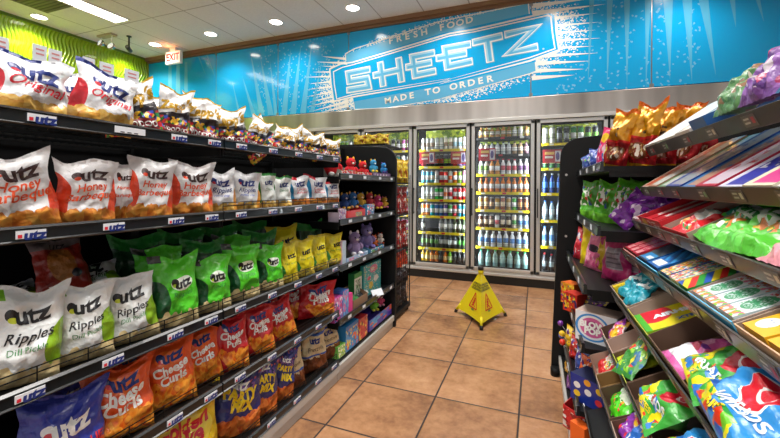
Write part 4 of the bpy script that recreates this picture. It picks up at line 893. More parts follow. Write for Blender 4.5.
# price cards rising behind the top shelf
for i, (a, b, y0_, y1_) in enumerate([(-8, 9, 34, 50), (33, 47, 43, 62), (49, 62, 48, 62), (83, 95, 56, 68), (100, 114, 61, 76), (125, 139, 68, 84)]):
    xq = XB-.005; A_, B_ = onX(a, y0_, xq), onX(b, y0_, xq); zt = A_.z; zb = 1.50
    card = thing('price_card', f"white price card with red foot above the top shelf, {ORD[i]} from left", 'card', T(xq, (A_.y+B_.y)/2, zb), 'price cards above the top shelf')
    MB().box(xq-.004, xq, A_.y, B_.y, zb+.08, zt).build('card_face', tagw, card)
    mb = MB().box(xq-.006, xq+.001, A_.y-.002, B_.y+.002, zb, zt-(zt-zb)*.30).build('holder', mat('card_holder_red', '#a8434a', .5), card)
    mb = MB()
    for q in range(2): mb.box(xq+.0002, xq+.0008, A_.y+(B_.y-A_.y)*.2, A_.y+(B_.y-A_.y)*.8, zt-.02-q*.016, zt-.014-q*.016)
    mb.build('printed_lines', mat('faint_red', '#d08a8a', .5), card)

# ================================================================ TOYS ON THE FAR LEFT BAY
def X3(px_, y_, X=-1.17): return onX(px_, y_, X)
def lbox(name, label, cat, z, pl, pr_, h, d, m_side, m_front, dx=0.0, top=None, yaw=0, tray=False, mi=None, texts=(), tm=(), grp=None):
    X = XF-.025-dx; a, b = Yat(pl, X), Yat(pr_, X); wd = b-a
    me = tray_mesh(name, wd, d, h*.55, h, m_side, mi or m_side, front=m_front) if tray else box_mesh(name, wd, d, h, m_side, m_front, top, texts, tm)
    return inst(name, me, T(X-d/2, (a+b)/2, z-.021) @ Rz(90+yaw), label, cat, grp)
def plush(name, label, col, c, r, kind='round', belly=None, yaw=60, extra=None, ears=True):
    t = thing(name, label, 'plush toy', T(*c)); fur = mat('fur_'+col.strip('#'), col, .95, bump=.5, bscale=160); ex = mat('fur_'+(extra or col).strip('#'), extra or col, .9); bl = mat('fur_'+(belly or '#f0ece4').strip('#'), belly or '#f0ece4', .9)
    r *= 1.22; M = T(*c) @ Rz(yaw)
    MB().ball((0, 0, r*.8), r*.8, 0, 10, (1, .9, 1)).build('body', fur, t, M=M)
    h = MB().ball((0, -r*.1, r*1.95), r*.68, 0, 10, (1.05, .95, .95)).build('head', fur, t, M=M)
    e = MB().ball((-r*.28, -r*.68, r*2.02), r*.09, 0, 6).ball((r*.28, -r*.68, r*2.02), r*.09, 0, 6).build('eyes', black_); adopt(e, h, M)
    e = MB().ball((0, -r*.7, r*1.8), r*.16, 0, 6, (1.2, .7, .8)).build('muzzle', bl); adopt(e, h, M)
    for s in (-1, 1):
        if ears: e = MB().ball((s*r*.48, 0, r*2.5), r*.24, 0, 6, (.8, .5, 1.2)).build('ear', ex); adopt(e, h, M)
        MB().ball((s*r*.78, -r*.25, r*1.0), r*.26, 0, 6, (1, 1, 1.6), Matrix.Rotation(R(-s*30), 3, 'Y')).build('arm', fur, t, M=M)
        MB().ball((s*r*.45, -r*.65, r*.24), r*.28, 0, 6, (1, 1.4, .85)).build('foot', ex, t, M=M)
    return t
def on(z, px_, X): return (X, Yat(px_, X), z-.021)
cardin = mat('card_brown', '#8a6a50', .8); cardgrey = mat('card_grey', '#8f8a80', .8)
GT = 'toys on the far left bay'
# top toy shelf
redbox = art('toybox_red', '#e8e4e0', [('cells', 0, 0, 1, 1, ['#d9202e', '#e9e6e2', '#d9202e', '#e8c22c', '#d9202e'], 7, .85)], asp=.5)
lbox('toy_carton', 'red and white open carton on the top toy shelf, left one', 'carton', 1.30, 341, 356, .075, .13, cardgrey, redbox, tray=True, mi=cardgrey)
lbox('toy_carton', 'red and white open carton on the top toy shelf, right one', 'carton', 1.30, 357, 371.5, .07, .13, redt, redbox, tray=True, mi=cardgrey)
lbox('toy_carton', 'low purple carton at the end of the top toy shelf', 'carton', 1.30, 372.5, 390, .045, .12, mat('toy_purple', '#6a4a7a', .5), art('toybox_purple', '#6a4a78', [('stripes', .1, .2, .9, .8, 6, 0, ['#6a4a78', '#d8c8d8', '#8a6a90'])]), top=mat('toy_green', '#6aa890', .5))
plush('plush_toy', 'red and white plush toy, leftmost on the top toy shelf', '#d81e28', (XF-.10, Yat(337, XF-.1)-.07, 1.279), .052, extra='#e9e6e2')
plush('plush_toy', 'red plush toy with yellow tufts standing in the red carton', '#d92430', (XF-.09, Yat(350, XF-.09), 1.285), .042, extra='#eab32c')
plush('plush_toy', 'red plush toy with yellow ears in the right red carton', '#cf2028', (XF-.09, Yat(362, XF-.09), 1.285), .038, extra='#e8a82c')
plush('plush_toy', 'light blue plush toy beside the red ones', '#3f9fd6', (XF-.09, Yat(373, XF-.09)-.01, 1.33), .032, extra='#e8b83c')
plush('plush_toy', 'blue plush toy with purple fin at end of the top toy shelf', '#2f86cc', (XF-.09, Yat(383, XF-.09), 1.33), .028, extra='#5a3a8a')
# second toy shelf
lbox('toy_carton', 'bright red open carton with yellow base on the second toy shelf', 'carton', 1.01, 347, 365, .115, .13, mat('toy_red', '#d5242a', .5), art('toybox_red2', '#d8242a', [('rect', 0, 0, 1, .18, '#e8c428'), ('cells', .45, .3, .8, .75, ['#4aa03a', '#e8c428', '#3a70c0'], 14, .8)]), tray=True, mi=cardgrey)
lbox('toy_carton', 'small blue and red carton beside the bright red one', 'carton', 1.01, 367, 374, .09, .10, mat('toy_blue', '#3a8ab8', .5), art('toybox_blue2', '#3c8cb8', [('cells', 0, 0, 1, 1, ['#d8303a', '#e8e4e0', '#3c8cb8', '#2a5a90'], 5, .8)]))
lbox('toy_pack', 'small pale packet stack left of the bright red carton', 'packet', 1.01, 339, 346, .08, .08, mat('toy_pale', '#b8a8b8', .6), art('toy_pale2', '#b9aab8', [('cells', 0, 0, 1, 1, ['#8a6aa0', '#d8d0d8', '#a06080'], 5, .7)]))
for px_, col, ex, r, lb in [(344, '#2a4a8a', '#d8a83c', .034, 'dark blue plush toy behind the pale packets'), (352, '#2f6fb4', '#d8a06a', .036, 'mid blue plush toy in the bright red carton'), (360, '#d8a83a', '#2f5fa4', .034, 'yellow plush toy in the bright red carton, right side'), (369, '#c03a3a', '#e8c43c', .034, 'red plush toy above the small blue carton'), (377, '#d8467a', '#e8c43c', .036, 'pink plush toy with yellow ears on second toy shelf'), (384, '#e0b03a', '#d06a8a', .03, 'small yellow plush toy at end of the second toy shelf')]:
    plush('plush_toy', lb, col, (XF-.085, Yat(px_, XF-.085), 1.06 if px_ < 375 else 1.03), r, extra=ex)
# third toy shelf
lbox('toy_carton', 'pink and white card box next to the yellow bags', 'carton', .722, 342.5, 346, .16, .09, mat('toy_pink', '#c9a8c0', .6), mat('toy_pink2', '#b8c8d8', .5))
lbox('toy_carton', 'low light blue carton under the purple plush toys', 'carton', .722, 347, 368, .07, .13, mat('toy_lightblue', '#a8c4e0', .6), art('toy_lb', '#b0c8e4', [('cells', .1, .1, .9, .9, ['#e890b0', '#f0f0f4', '#88a8d8'], 7, .7)], asp=.4), tray=True, mi=cardgrey)
plush('plush_toy', 'mauve plush toy sitting in the light blue carton', '#a08ab8', (XF-.09, Yat(354, XF-.09), .722), .052, extra='#e8e4ee', ears=True)
plush('plush_toy', 'big round lilac plush toy with small ears', '#8f84c0', (XF-.11, Yat(365, XF-.11)+.02, .73), .058, extra='#7a6cb0')
lbox('toy_carton', 'blue and green carton of small toys at shelf end', 'carton', .722, 371, 384, .07, .12, mat('toy_bg', '#4a86a8', .6), art('toy_bg2', '#5a9ac0', [('cells', 0, 0, 1, 1, ['#6ab04a', '#f0f0f0', '#e8803a', '#3a70b0'], 7, .8)], asp=.5), tray=True, mi=cardgrey)
for px_, col, lb in [(374, '#d8703a', 'orange figure in the blue and green carton, left'), (380, '#e8e0d8', 'white figure in the blue and green carton, right')]:
    plush('toy_figure', lb, col, (XF-.08, Yat(px_, XF-.08), .735), .028, extra='#b04a2a')
# fourth toy shelf
lbox('toy_box', 'magenta and violet toy box beside the red cheese puffs bag', 'toy box', .385, 335, 343, .15, .08, mat('toy_mag', '#c04a9a', .5), art('toy_mag2', '#c858a4', [('cells', 0, 0, 1, 1, ['#e890c8', '#5a6ac8', '#e8e0f0', '#c03a80'], 5, .8)]))
lbox('toy_box', 'blue and pink toy box with tilted lid', 'toy box', .385, 343.5, 349, .17, .08, mat('toy_bp', '#4a78c8', .5), art('toy_bp2', '#5a88d0', [('cells', 0, 0, 1, 1, ['#e05aa0', '#5a88d0', '#8ac0e8'], 5, .8)]))
lbox('toy_box', 'hot pink toy packet between blue box and brown carton', 'toy box', .385, 349.5, 353, .13, .06, mat('toy_hp', '#e0408a', .5), mat('toy_hp', '#e0408a'))
lbox('toy_carton', 'open brown carton holding green and black packs', 'carton', .385, 354, 368, .12, .13, cardin, cardin, tray=True, mi=mat('card_pale', '#b8a088', .8))
lbox('toy_box', 'green and white toy box in the brown carton', 'toy box', .40, 354.6, 362, .20, .05, mat('toy_g', '#2f8a4a', .5), art('toy_g2', '#e4e8e0', [('rect', 0, .82, 1, 1, '#2f9a4a'), ('cells', .15, .1, .85, .75, ['#2f6a3a', '#50585a', '#b0c8b0'], 7, .8)]), dx=.06)
lbox('toy_box', 'teal hanging toy card with pink and yellow pictures', 'toy box', .385, 364, 381, .245, .03, mat('toy_teal', '#2aa5a8', .5), art('toy_teal2', '#37adb0', [('ell', .55, .8, .22, .13, '#e87a9a'), ('ell', .5, .8, .1, .06, '#f0e0d0'), ('ell', .4, .3, .12, .12, '#e8c83c'), ('ell', .7, .45, .14, .1, '#e8e4e0'), ('ell', .3, .55, .1, .06, '#d84a6a'), ('cells', 0, 0, 1, 1, ['#f0f0f0', '#e8c83c', '#e87a9a'], 16, .12)], asp=1.6), dx=.05)
for i, (px_, c) in enumerate([(357, '#3a9a4a'), (362, '#30343a'), (367, '#c8d0c8')]):
    inst('candy_pack', bag_mesh('candy_pack', .07, .08, .02, [mat('pk_'+c.strip('#'), c, .3, coat=.4)], seed=i), T(XF-.06, Yat(px_, XF-.06), .40) @ Rz(80) @ Rx(-55), f"{['green', 'black', 'silver'][i]} candy pack lying in the brown carton", 'candy pack', 'packs in the brown carton')
tc_ = MB().box(-.055, .055, -.002, .002, 0, .055).build('shelf_talker', tagw, M=T(XF+.01, Yat(379, XF+.01), .372) @ Rz(90-25) @ Rx(-35)); tag(tc_, 'white tilted shelf card sticking out below the teal toy card', 'card')
# base toys
lbox('toy_box', 'green and white small box right of the pretzel bags', 'toy box', .14, 339, 346, .075, .08, mat('toy_lg', '#6fb04a', .5), art('toy_lg2', '#7ab850', [('cells', 0, 0, 1, 1, ['#f0f4e8', '#4a9a3a', '#e0e860'], 6, .7)]))
lbox('toy_box', 'sky blue toy box standing on the bottom shelf', 'toy box', .14, 346.5, 359, .165, .07, mat('toy_sky', '#2f86c8', .5), art('toy_sky2', '#3a90d0', [('cells', 0, 0, 1, .9, ['#e8d050', '#3a90d0', '#205a9a', '#e86a3a'], 6, .5), ('rect', .0, .85, 1, 1, '#2a70b0')]))
lbox('toy_box', 'red toy packet between the blue boxes, bottom shelf', 'toy box', .14, 360, 368, .15, .07, mat('toy_rd', '#c02a34', .5), art('toy_rd2', '#c42c36', [('cells', 0, 0, 1, 1, ['#c42c36', '#e8c850', '#702030', '#e06050'], 5, .7)]))
lbox('toy_carton', 'large blue and purple open carton at bottom end of left shelves', 'carton', .14, 370, 393, .15, .17, mat('toy_vi', '#4a3aa0', .5), art('toy_vi2', '#2a6ac0', [('ell', .5, .2, .7, .35, '#4a3aa8'), ('ell', .45, .7, .1, .12, '#e06a3a'), ('cells', 0, .1, 1, 1, ['#3aa0d8', '#2a6ac0', '#8a4ac0', '#e06a3a'], 5, .35)], asp=.6), tray=True, mi=mat('toy_vi', '#4a3aa0'))
for px_, col, ex, lb in [(374, '#7ac03a', '#e8e050', 'lime plush in the blue and purple carton, left'), (380, '#d84a7a', '#e8a0c0', 'pink plush in the blue and purple carton, middle'), (387, '#3a9ad8', '#e8e4e0', 'sky blue plush in the blue and purple carton, right')]:
    plush('plush_toy', lb, col, (XF-.1, Yat(px_, XF-.1), .20), .035, extra=ex)

# ================================================================ END-OF-AISLE WIRE RACK
rk = thing('wire_display_rack', 'black wire end rack with hanging red snack packs beside left end panel', 'display rack', T(-1.35, 3.3, 0))
mb = MB(); xr = -1.165; ya, yb = 3.09, 3.57
for y in (ya, yb): mb.tube((xr, y, .05), (xr, y, 1.33), .006, 6)
for i in range(26): z = .12+i*.047; mb.tube((xr, ya, z), (xr, yb, z), .0022, 5)
for i in range(9): y = ya+(yb-ya)*i/8; mb.tube((xr, y, .12), (xr, y, 1.30), .0022, 5)
mb.build('side_grid', wirem, rk)
MB().box(-1.62, xr+.01, ya, yb, .03, .07).build('base', shm, rk)
for y in (ya+.03, yb-.03): MB().tube((xr-.02, y, .03), (xr-.02, y, .0), .02, 8).build('foot', shm, rk)
MB().box(-1.66, -1.64, ya, yb, .07, 1.5).build('back_panel', pegb, rk)
for z in (.3, .62, .95, 1.25): MB().box(-1.64, xr-.01, ya+.01, yb-.01, z-.012, z).build('wire_shelf', wirem, rk)
ylb = art('pack_yellow', '#d8b81c', [('cells', 0, .1, 1, .9, ['#d8b81c', '#b8901a', '#e8d860', '#a04a1c'], 6, .6)], bump=.75); rdb = art('pack_red', '#b8242a', [('cells', 0, .1, 1, .9, ['#b8242a', '#e05a3a', '#7a1a20', '#e8d8d0'], 6, .6)], bump=.75)
orb = art('pack_orange', '#d8401c', [('cells', 0, .2, 1, .9, ['#d8401c', '#e8602c', '#a02a1c'], 6, .6)], bump=.75); dkb = art('pack_dark', '#26222a', [('cells', 0, .2, 1, .9, ['#26222a', '#4a4450', '#3a3038'], 6, .6)], bump=.75)
k_ = 0
for zi, z, m, hh, cw in [(0, .07, dkb, .16, 'black'), (1, .30, dkb, .14, 'dark grey'), (2, .30+.145, orb, .16, 'orange-red'), (3, .62, rdb, .2, 'dark red'), (4, .95, rdb, .2, 'red')]:
    me = bag_mesh('snack_pack', .15, hh*1.3 if zi != 1 else hh*.9, .04, [m], seed=zi)
    for q in range(3):
        inst('snack_pack', me, T(-1.215, 3.17+q*.16, z+.001 if zi != 2 else .447) @ Rz(62) @ Rx(-4), f"{cw} snack pack on the wire end rack, {['nearest', 'middle', 'farthest'][q]} of three", 'snack pack', f'{cw} packs on the wire end rack')
me = bag_mesh('snack_pack', .13, .22, .05, [ylb], seed=9)
for q in range(3): inst('snack_pack', me, T(-1.215, 3.17+q*.16, 1.251) @ Rz(50), f"yellow snack pack atop the wire end rack, {['nearest', 'middle', 'farthest'][q]} of three", 'snack pack', 'yellow packs on the wire end rack')
me = bag_mesh('snack_pack', .13, .11, .05, [ylb], seed=11)
for q in range(3): inst('snack_pack', me, T(-1.33-q*.12, 3.25, 1.60) @ Rz(10), f"yellow snack bag on the rack top behind left end panel, {['right', 'middle', 'left'][q]} one", 'snack bag', 'yellow bags atop the end rack')
MB().box(-1.75, -1.25, 3.1, 3.5, 1.585, 1.60).build('top_shelf', shm, rk)

# ================================================================ RIGHT GONDOLA
XR = .80; YS = 1.775; SLOPE = 25
gf = thing('shelving_unit', 'far black shelving bay on right, stepped shelves of gummy bags, rounded end panel', 'shelving', T(.5, 2.2, 0))
gn = thing('shelving_unit', 'near black shelving bay on right with sloping shelves full of candy cartons', 'shelving', T(.5, 1.2, 0))
MB().box(XR, XR+.02, YS+.002, 2.70, .05, 1.50).build('back_panel', pegb, gf); MB().box(XR, XR+.02, .45, YS-.002, .05, 1.50).build('back_panel', pegb, gn)
pts = [(.105, 0), (.155, 1.42)]+[(.155+.12*(1-math.cos(PI/2*k/8)), 1.42+.12*math.sin(PI/2*k/8)) for k in range(1, 9)]+[(XR+.05, 1.60), (XR+.05, 0)]
MB().prism(pts, .035, 0, axis='y', off=2.70).build('end_panel', MATS['panel_black'], gf, bevel=.003)
mb = MB()
for z in (.25, .9, 1.3): MB().lathe([(.008, 0), (.008, .003)], 8, 0, M=T(.19, 2.699, z) @ Rx(90)).build('rivet', silver, gf)
mb.lathe([(.03, 0), (.03, .05)], 10, 0, M=T(.13, 2.66, .0)).build('panel_foot', shm, gf)
for g, y0, y1 in ((gf, YS+.002, 2.695), (gn, .45, YS-.002)):
    MB().box(.165, XR-.002, y0, y1, .085, .115).box(.2, XR-.05, y0, y1, .001, .085).build('base_deck', shm, g)
    MB().box(.150, .165, y0, y1, .07, .118).box(.17, .19, y0, y1, .001, .07).build('kick_rail', silver, g, bevel=.003)
FS = [(.255, 1.33), (.245, 1.06), (.195, .81), (.188, .56), (.172, .29)]
for x, z in FS: shelf(gf, x, XR-.005, YS+.003, 2.694, z, sgn=-1, tags=[(y, 's') for y in (1.95, 2.2, 2.5)], railh=.045)
# sloping shelves
NS = {'a': (.416, 1.379), 'b': (.400, 1.222), 'c': (.370, 1.089), 'd': (.335, .963), 'e': (.301, .786), 'f': (.266, .608), 'g': (.23, .477), 'h': (.20, .30)}
rail2 = mat('clear_rail', '#332d28', .35, 0, coat=.2)
def S(k, y, s=0.0, n=0.0): x, z = NS[k]; return T(x, y, z) @ Rz(-90) @ Rx(SLOPE) @ T(0, s, n)
YN = .50
for k, (x, z) in NS.items():
    M = S(k, YS-.004); L = YS-.004-YN; dep = (XR-.012-x)/math.cos(R(SLOPE))-.02
    mb = MB()
    if k == 'a':
        n = int(L/.03)
        for i in range(n+1): xx = .004+(L-.008)*i/n; mb.box(xx-.003, xx+.003, 0, dep, -.026, -.020)
        for s in (.01, dep*.5, dep-.01): mb.box(0, L, s-.004, s+.004, -.032, -.026)
    else: mb.box(0, L, 0, dep, -.030, -.020)
    sh = mb.build('shelf', shm, gn, M=M)
    r = MB().box(0, L, -.006, -.001, -.036, .003)
    o = r.build('price_rail', rail2, bevel=.001); adopt(o, sh, M)
    rng = random.Random(ord(k)); xx = .05
    while xx < L-.06:
        t = MB().box(xx, xx+.05, -.0075, -.0062, -.030, -.004)
        for q in range(2): t.box(xx+.006, xx+.026, -.0079, -.0075, -.014-q*.009, -.010-q*.009, 1)
        t.box(xx+.034, xx+.044, -.0079, -.0075, -.024, -.010, 2+rng.randrange(3))
        o = t.build('price_tag', [mat('tag_brown', '#5a524b', .4), mat('tag_lightprint', '#b9b4ac', .5), mat('tag_red', '#b03a40', .5), mat('tag_green', '#7aa87a', .5), mat('tag_cream', '#c9bfa8', .5)]); adopt(o, sh, M)
        xx += rng.uniform(.12, .2)
NZ = -.0195
def rtray(k, y1, y0, d, hf, hb, mo, mi, label, cat='carton', front=None, grp=None, s=.003):
    w_ = y1-y0; M = S(k, (y0+y1)/2, s+d/2, NZ)
    mb = MB(); t = .0025; mats = [mo, mi, front or mo]
    mb.box(-w_/2, w_/2, -d/2, d/2, 0, t, 1); mb.box(-w_/2, w_/2, -d/2, -d/2+t, 0, hf, fm=(2, 0, 1, 0, 0, 0)); mb.box(-w_/2, w_/2, d/2-t, d/2, 0, hb, fm=(1, 0, 0, 0, 0, 0))
    mb.prism([(-d/2+t, t), (d/2-t, t), (d/2-t, hb), (-d/2+t, hf)], t, 1, axis='x', off=-w_/2); mb.prism([(-d/2+t, t), (d/2-t, t), (d/2-t, hb), (-d/2+t, hf)], t, 1, axis='x', off=w_/2-t)
    return inst('candy_carton', mb.mesh('candy_carton', mats), M, label, cat, grp)
def rbox(name, k, y1, y0, s, d, h, side, top, label, cat='candy box', n=0.0, front=None, texts=(), tm=(), yaw=0, grp=None, tilt=0, lift=0):
    me = box_mesh(name, y1-y0, d, h, side, front or side, top, texts, tm)
    return inst(name, me, S(k, (y0+y1)/2, s, NZ+n) @ Rx(lift) @ T(0, d/2, 0) @ Rz(yaw) @ Ry(tilt), label, cat, grp)
def rbag(name, k, yc, s, w_, h, d, mats, texts, label, cat='candy bag', lift=0, yaw=0, n=0.0, seed=0, grp=None, crumple=1.0):
    me = bag_mesh(name, w_, h, d, mats, texts, seed, crumple)
    return inst(name, me, S(k, yc, s, NZ+n+d*.5) @ Rz(yaw) @ Rx(-90+lift), label, cat, grp)
cb = mat('card_beige', '#a58f7d', .8); cbr = mat('card_darkbrown', '#5f4636', .8); cgr = mat('card_pinkgrey', '#b39a8d', .8); cwh = mat('card_white', '#d9d6d0', .7); cbl = mat('card_lightblue', '#58b4dc', .6); cred = mat('card_red', '#c01a28', .5)
GRa, GRb, GRc, GRd, GRe = ['packs on sloping shelf '+q for q in ('one', 'two', 'three', 'four', 'five')]
foil = lambda n, base, cols, sc=6, dn=.6, asp=1: art(n, base, [('cells', 0, .08, 1, .92, cols, sc, dn)], bump=.8, asp=asp)
# shelf a (top)
rbox('candy_box', 'a', 1.765, 1.60, 0, .26, .030, cwh, mat('box_white', '#d6dde0', .35), 'first long white flat candy box on the top sloping shelf', lift=11, front=art('wbx', '#d6d8d4', [('rect', .35, .2, .7, .8, '#e0a030'), ('rect', .75, .2, .9, .8, '#5a8a3a')]))
rbox('candy_box', 'a', 1.595, 1.42, 0, .26, .030, cwh, mat('box_white', '#d6dde0', .35), 'second long white flat candy box on the top sloping shelf', lift=11, front=art('wbx2', '#d6d8d4', [('rect', .1, .2, .5, .8, '#5a9a4a')]))
rbox('candy_box', 'a', 1.415, 1.30, .0, .26, .032, cwh, art('wbx3', '#cfd6da', [('rect', 0, 0, .3, 1, '#8a9aa0')]), 'third long white flat candy box, next to the blue one, top sloping shelf', lift=11)
rbox('candy_box', 'a', 1.295, 1.20, .0, .16, .05, mat('box_blue', '#2a5a9a', .4), art('bbx', '#3468a8', [('cells', .1, .1, .9, .9, ['#3468a8', '#2a4a80', '#c8d0d8', '#3a8a4a'], 6, .6)]), 'small blue candy box between white boxes and green bag, top sloping shelf')
gbm = foil('bag_greencandy', '#5a8a5a', ['#5a8a5a', '#3a6a44', '#d8d0c4', '#7aa07a', '#8a6a50'], 7); pbm = foil('bag_purplecandy', '#7a4a9a', ['#7a4a9a', '#5a2f80', '#e0d8e4', '#b03a6a', '#9a6ab8'], 6, .75)
rbag('candy_bag', 'a', 1.115, .01, .13, .17, .07, [gbm], [], 'plump green candy bag on the top sloping shelf', lift=25, seed=1, crumple=1.6)
rbag('candy_bag', 'a', .985, .01, .14, .18, .07, [pbm], [], 'plump purple candy bag beside the green one, top sloping shelf', lift=28, seed=2, crumple=1.6)
rbag('candy_bag', 'a', .845, .01, .14, .18, .07, [foil('bag_bluecandy', '#3a7ab0', ['#3a7ab0', '#8a4aa0', '#d8d8e0', '#2a5a90'], 6)], [], 'blue and purple candy bag at right edge, top sloping shelf', lift=28, seed=3, crumple=1.6)
rbag('candy_bag', 'a', 1.30, .22, .10, .12, .04, [foil('bag_redyellow', '#d01a40', ['#d01a40', '#e8c81c'], 4)], [], 'red and yellow candy bag tip behind the blue box', lift=30, seed=4)
# shelf b
bs = [(1.765, 1.66, '#c8552c', '#e0c0ae', 'orange and white'), (1.655, 1.56, '#c9cdc8', '#b8907a', 'pale and tan'), (1.555, 1.46, '#c0c8c2', '#1f7a3c', 'white and green'), (1.455, 1.33, '#98a2ac', '#234a9a', 'grey-white and blue'), (1.325, 1.22, '#b8907c', '#2f74b0', 'pinkish and blue'), (1.215, 1.10, '#c8b8c8', '#b01c3c', 'white and crimson'), (1.095, .98, '#3438a0', '#d0d0e4', 'indigo and white'), (.975, .87, '#d0408a', '#e0d8c0', 'pink and cream'), (.865, .76, '#b8242e', '#d8d4d4', 'red and white')]
for i, (a_, b_, c1_, c2_, wd) in enumerate(bs):
    m = art('cbx%d' % i, c1_, [('rect', 0, 0, .22, 1, c2_), ('cells', .3, .25, .9, .8, [c1_, '#cfc8c2', c2_, c1_], 5, .6), ('rect', 0, 0, 1, .03, c2_)], asp=2.6)
    rbox('candy_box', 'b', a_, b_, 0, .30, .022+.004*(i % 2), mat('cbs%d' % i, c2_, .5), m, f"long flat {wd} candy box on the second sloping shelf", grp=GRb, n=0, lift=9)
# shelf c
rbox('candy_box', 'c', 1.765, 1.66, .0, .26, .03, cwh, art('c0', '#cfc8c4', [('rect', .1, .05, .5, .3, '#c22a30'), ('stripes', .5, 0, 1, 1, 3, 0, ['#cfc8c4', '#b81e2a'])]), 'white and red striped candy box, first on the third sloping shelf', front=art('c0f', '#e4e0dc', [('stripes', 0, 0, 1, 1, 5, 0, ['#e4e0dc', '#c02030'])]))
rtray('c', 1.655, 1.40, .26, .045, .05, cred, cred, 'bright red open candy carton on the third sloping shelf', front=art('c1f', '#c01a28', [('ell', .25, .5, .12, .4, '#e0b02a'), ('cells', .4, .2, .9, .8, ['#e8e4e0', '#c01a28'], 7, .5)]))
for i in range(3): rbox('candy_bar', 'c', 1.64-i*.08, 1.572-i*.08, .01, .22, .028, mat('bar_red', '#b81a28', .35, coat=.4), art('bar_red_top', '#c01c2a', [('rect', .3, .2, .7, .8, '#e8dcd8')]), f"red candy bar in the red carton, {ORD[i]} from the far end", n=.004, grp=GRc)
rtray('c', 1.395, 1.20, .26, .03, .05, cred, cgr, 'white-lined red candy carton in middle of the third sloping shelf')
skm = art('bag_redfruit', '#d8222c', [('ell', .5, .6, .34, .2, '#f0eeea'), ('cells', .1, .1, .9, .4, ['#e8a03a', '#3a9a4a', '#f0e8e0', '#d8222c'], 7, .7)], bump=.75); gum = art('bag_greengum', '#58c03a', [('ell', .45, .62, .3, .22, '#e8f0e8'), ('cells', .25, .25, .85, .55, ['#e8803a', '#f0c03a', '#e8f0e8', '#2f8a4a', '#58c03a'], 8, .7)], bump=.75)
rbag('candy_bag', 'c', 1.30, .015, .15, .15, .035, [skm, white_], [('GUMMIES', .5, .6, .14, 1, 0, 0, 1, .03)], 'white and red gummy bag in the white-lined carton', lift=6, seed=1)
rbag('candy_bag', 'c', 1.11, .005, .19, .18, .04, [gum, grnt], [('gummi', .5, .64, .16, 1, 0, 0, 1, .03)], 'bright green and white gummy bag, left of two on the third sloping shelf', lift=8, seed=2, yaw=-8, crumple=1.3)
rbag('candy_bag', 'c', .94, .005, .18, .18, .04, [gum, grnt], [('gummi', .5, .64, .16, 1, 0, 0, 1, .03)], 'bright green and white gummy bag, right of two on the third sloping shelf', lift=10, seed=3, yaw=5, crumple=1.3)
rbag('candy_bag', 'c', .80, .005, .15, .16, .04, [art('bag_pinkorange', '#e89aa8', [('ell', .5, .6, .4, .25, '#f0e8ea'), ('cells', .2, .3, 1, .8, ['#f08a2a', '#f0c83a', '#e89aa8'], 6, .7)], bump=.75)], [], 'pink and orange candy bag at right edge, third sloping shelf', lift=8, seed=4, crumple=1.3)
rbag('candy_bag', 'c', 1.20, .10, .15, .13, .03, [art('bag_tealstripe', '#2f8a7a', [('cells', 0, 0, 1, 1, ['#2f8a7a', '#e8f0ee', '#58c03a'], 6, .6)], bump=.75)], [], 'teal and white gummy bag lying behind, third sloping shelf', lift=12, seed=5)
# shelf d
rtray('d', 1.768, 1.56, .28, .028, .04, mat('card_rose', '#c98a84', .7), cbr, 'rose edged open carton of red wrapped bars, first on the fourth sloping shelf')
for i in range(3): rbox('candy_bar', 'd', 1.755-i*.062, 1.70-i*.062, .012, .22, .03, mat('bar_pinkred', '#b8283a', .3, coat=.5), art('bar_pr', '#c02c40', [('rect', .25, .03, .9, .14, '#e8a0a4'), ('cells', 0, .15, 1, .4, ['#e05a6a', '#8a1a2a', '#c02c40', '#e8b0b4'], 9, .7), ('stripes', 0, .3, 1, .9, 2, 3, ['#c02c40', '#8a1a2a', '#4a7a3a'])]), f"red foil candy bar in the rose edged carton, {ORD[i]} from the far end", n=.004, grp=GRd)
rtray('d', 1.555, 1.31, .28, .028, .045, cbl, mat('card_slate', '#30383e', .7), 'blue edged open carton of blue wrapped bars on the fourth sloping shelf')
for i in range(2): rbox('candy_bar', 'd', 1.543-i*.115, 1.44-i*.115, .012, .22, .03, mat('bar_blue', '#2068b0', .3, coat=.5), art('bar_b%d' % i, ['#3a4248', '#1f6ab8'][i], [('rect', .1, .02, .95, .18, '#2a8ac8'), ('rect', .45, .05, .9, .12, '#e8eef2'), ('stripes', 0, .2, 1, 1, 1, 4, ['#3a4248', '#2c3338', '#48525a'])] if i == 0 else [('rect', .15, .04, .85, .16, '#f2f5f8'), ('stripes', 0, .18, 1, 1, 2, 5, ['#1f6ab8', '#184a88', '#3a9ad8'])]), f"{['dark and blue', 'bright blue and white'][i]} wrapped bar in the blue edged carton", n=.004, grp=GRd)
rtray('d', 1.30, 1.075, .28, .030, .05, mat('card_darkgreen', '#2f5a4a', .6), mat('card_green', '#5f7a6a', .7), 'open carton of multicoloured striped candy packs on the fourth sloping shelf')
for i in range(3):
    cc = [['#d8382a', '#e8c82a', '#3a9a3a', '#2a6ab8'], ['#3a8ab8', '#e8503a', '#5ab04a', '#e8e0a0'], ['#2a5ab8', '#e8d02a', '#d82a2a', '#2f9a3a']][i]
    rbox('candy_pack', 'd', 1.29-i*.072, 1.225-i*.072, .010, .20, .032, mat('pk_multi%d' % i, cc[3], .4), art('pkm%d' % i, cc[1], [('stripes', 0, 0, 1, 1, .5, [4, 6, 3][i], cc)] if i == 2 else [('cells', 0, 0, 1, 1, cc+['#e8e4e0'], 7, .9)], asp=2.5), f"multicoloured candy pack in the green carton, {ORD[i]} from the far end", n=.004, grp=GRd)
rtray('d', 1.065, .855, .28, .035, .055, cbl, cgr, 'light blue open carton of sour candy packs on the fourth sloping shelf', front=art('lbf', '#4ab0dc', [('rect', 0, .8, 1, 1, '#d8ecf4')]))
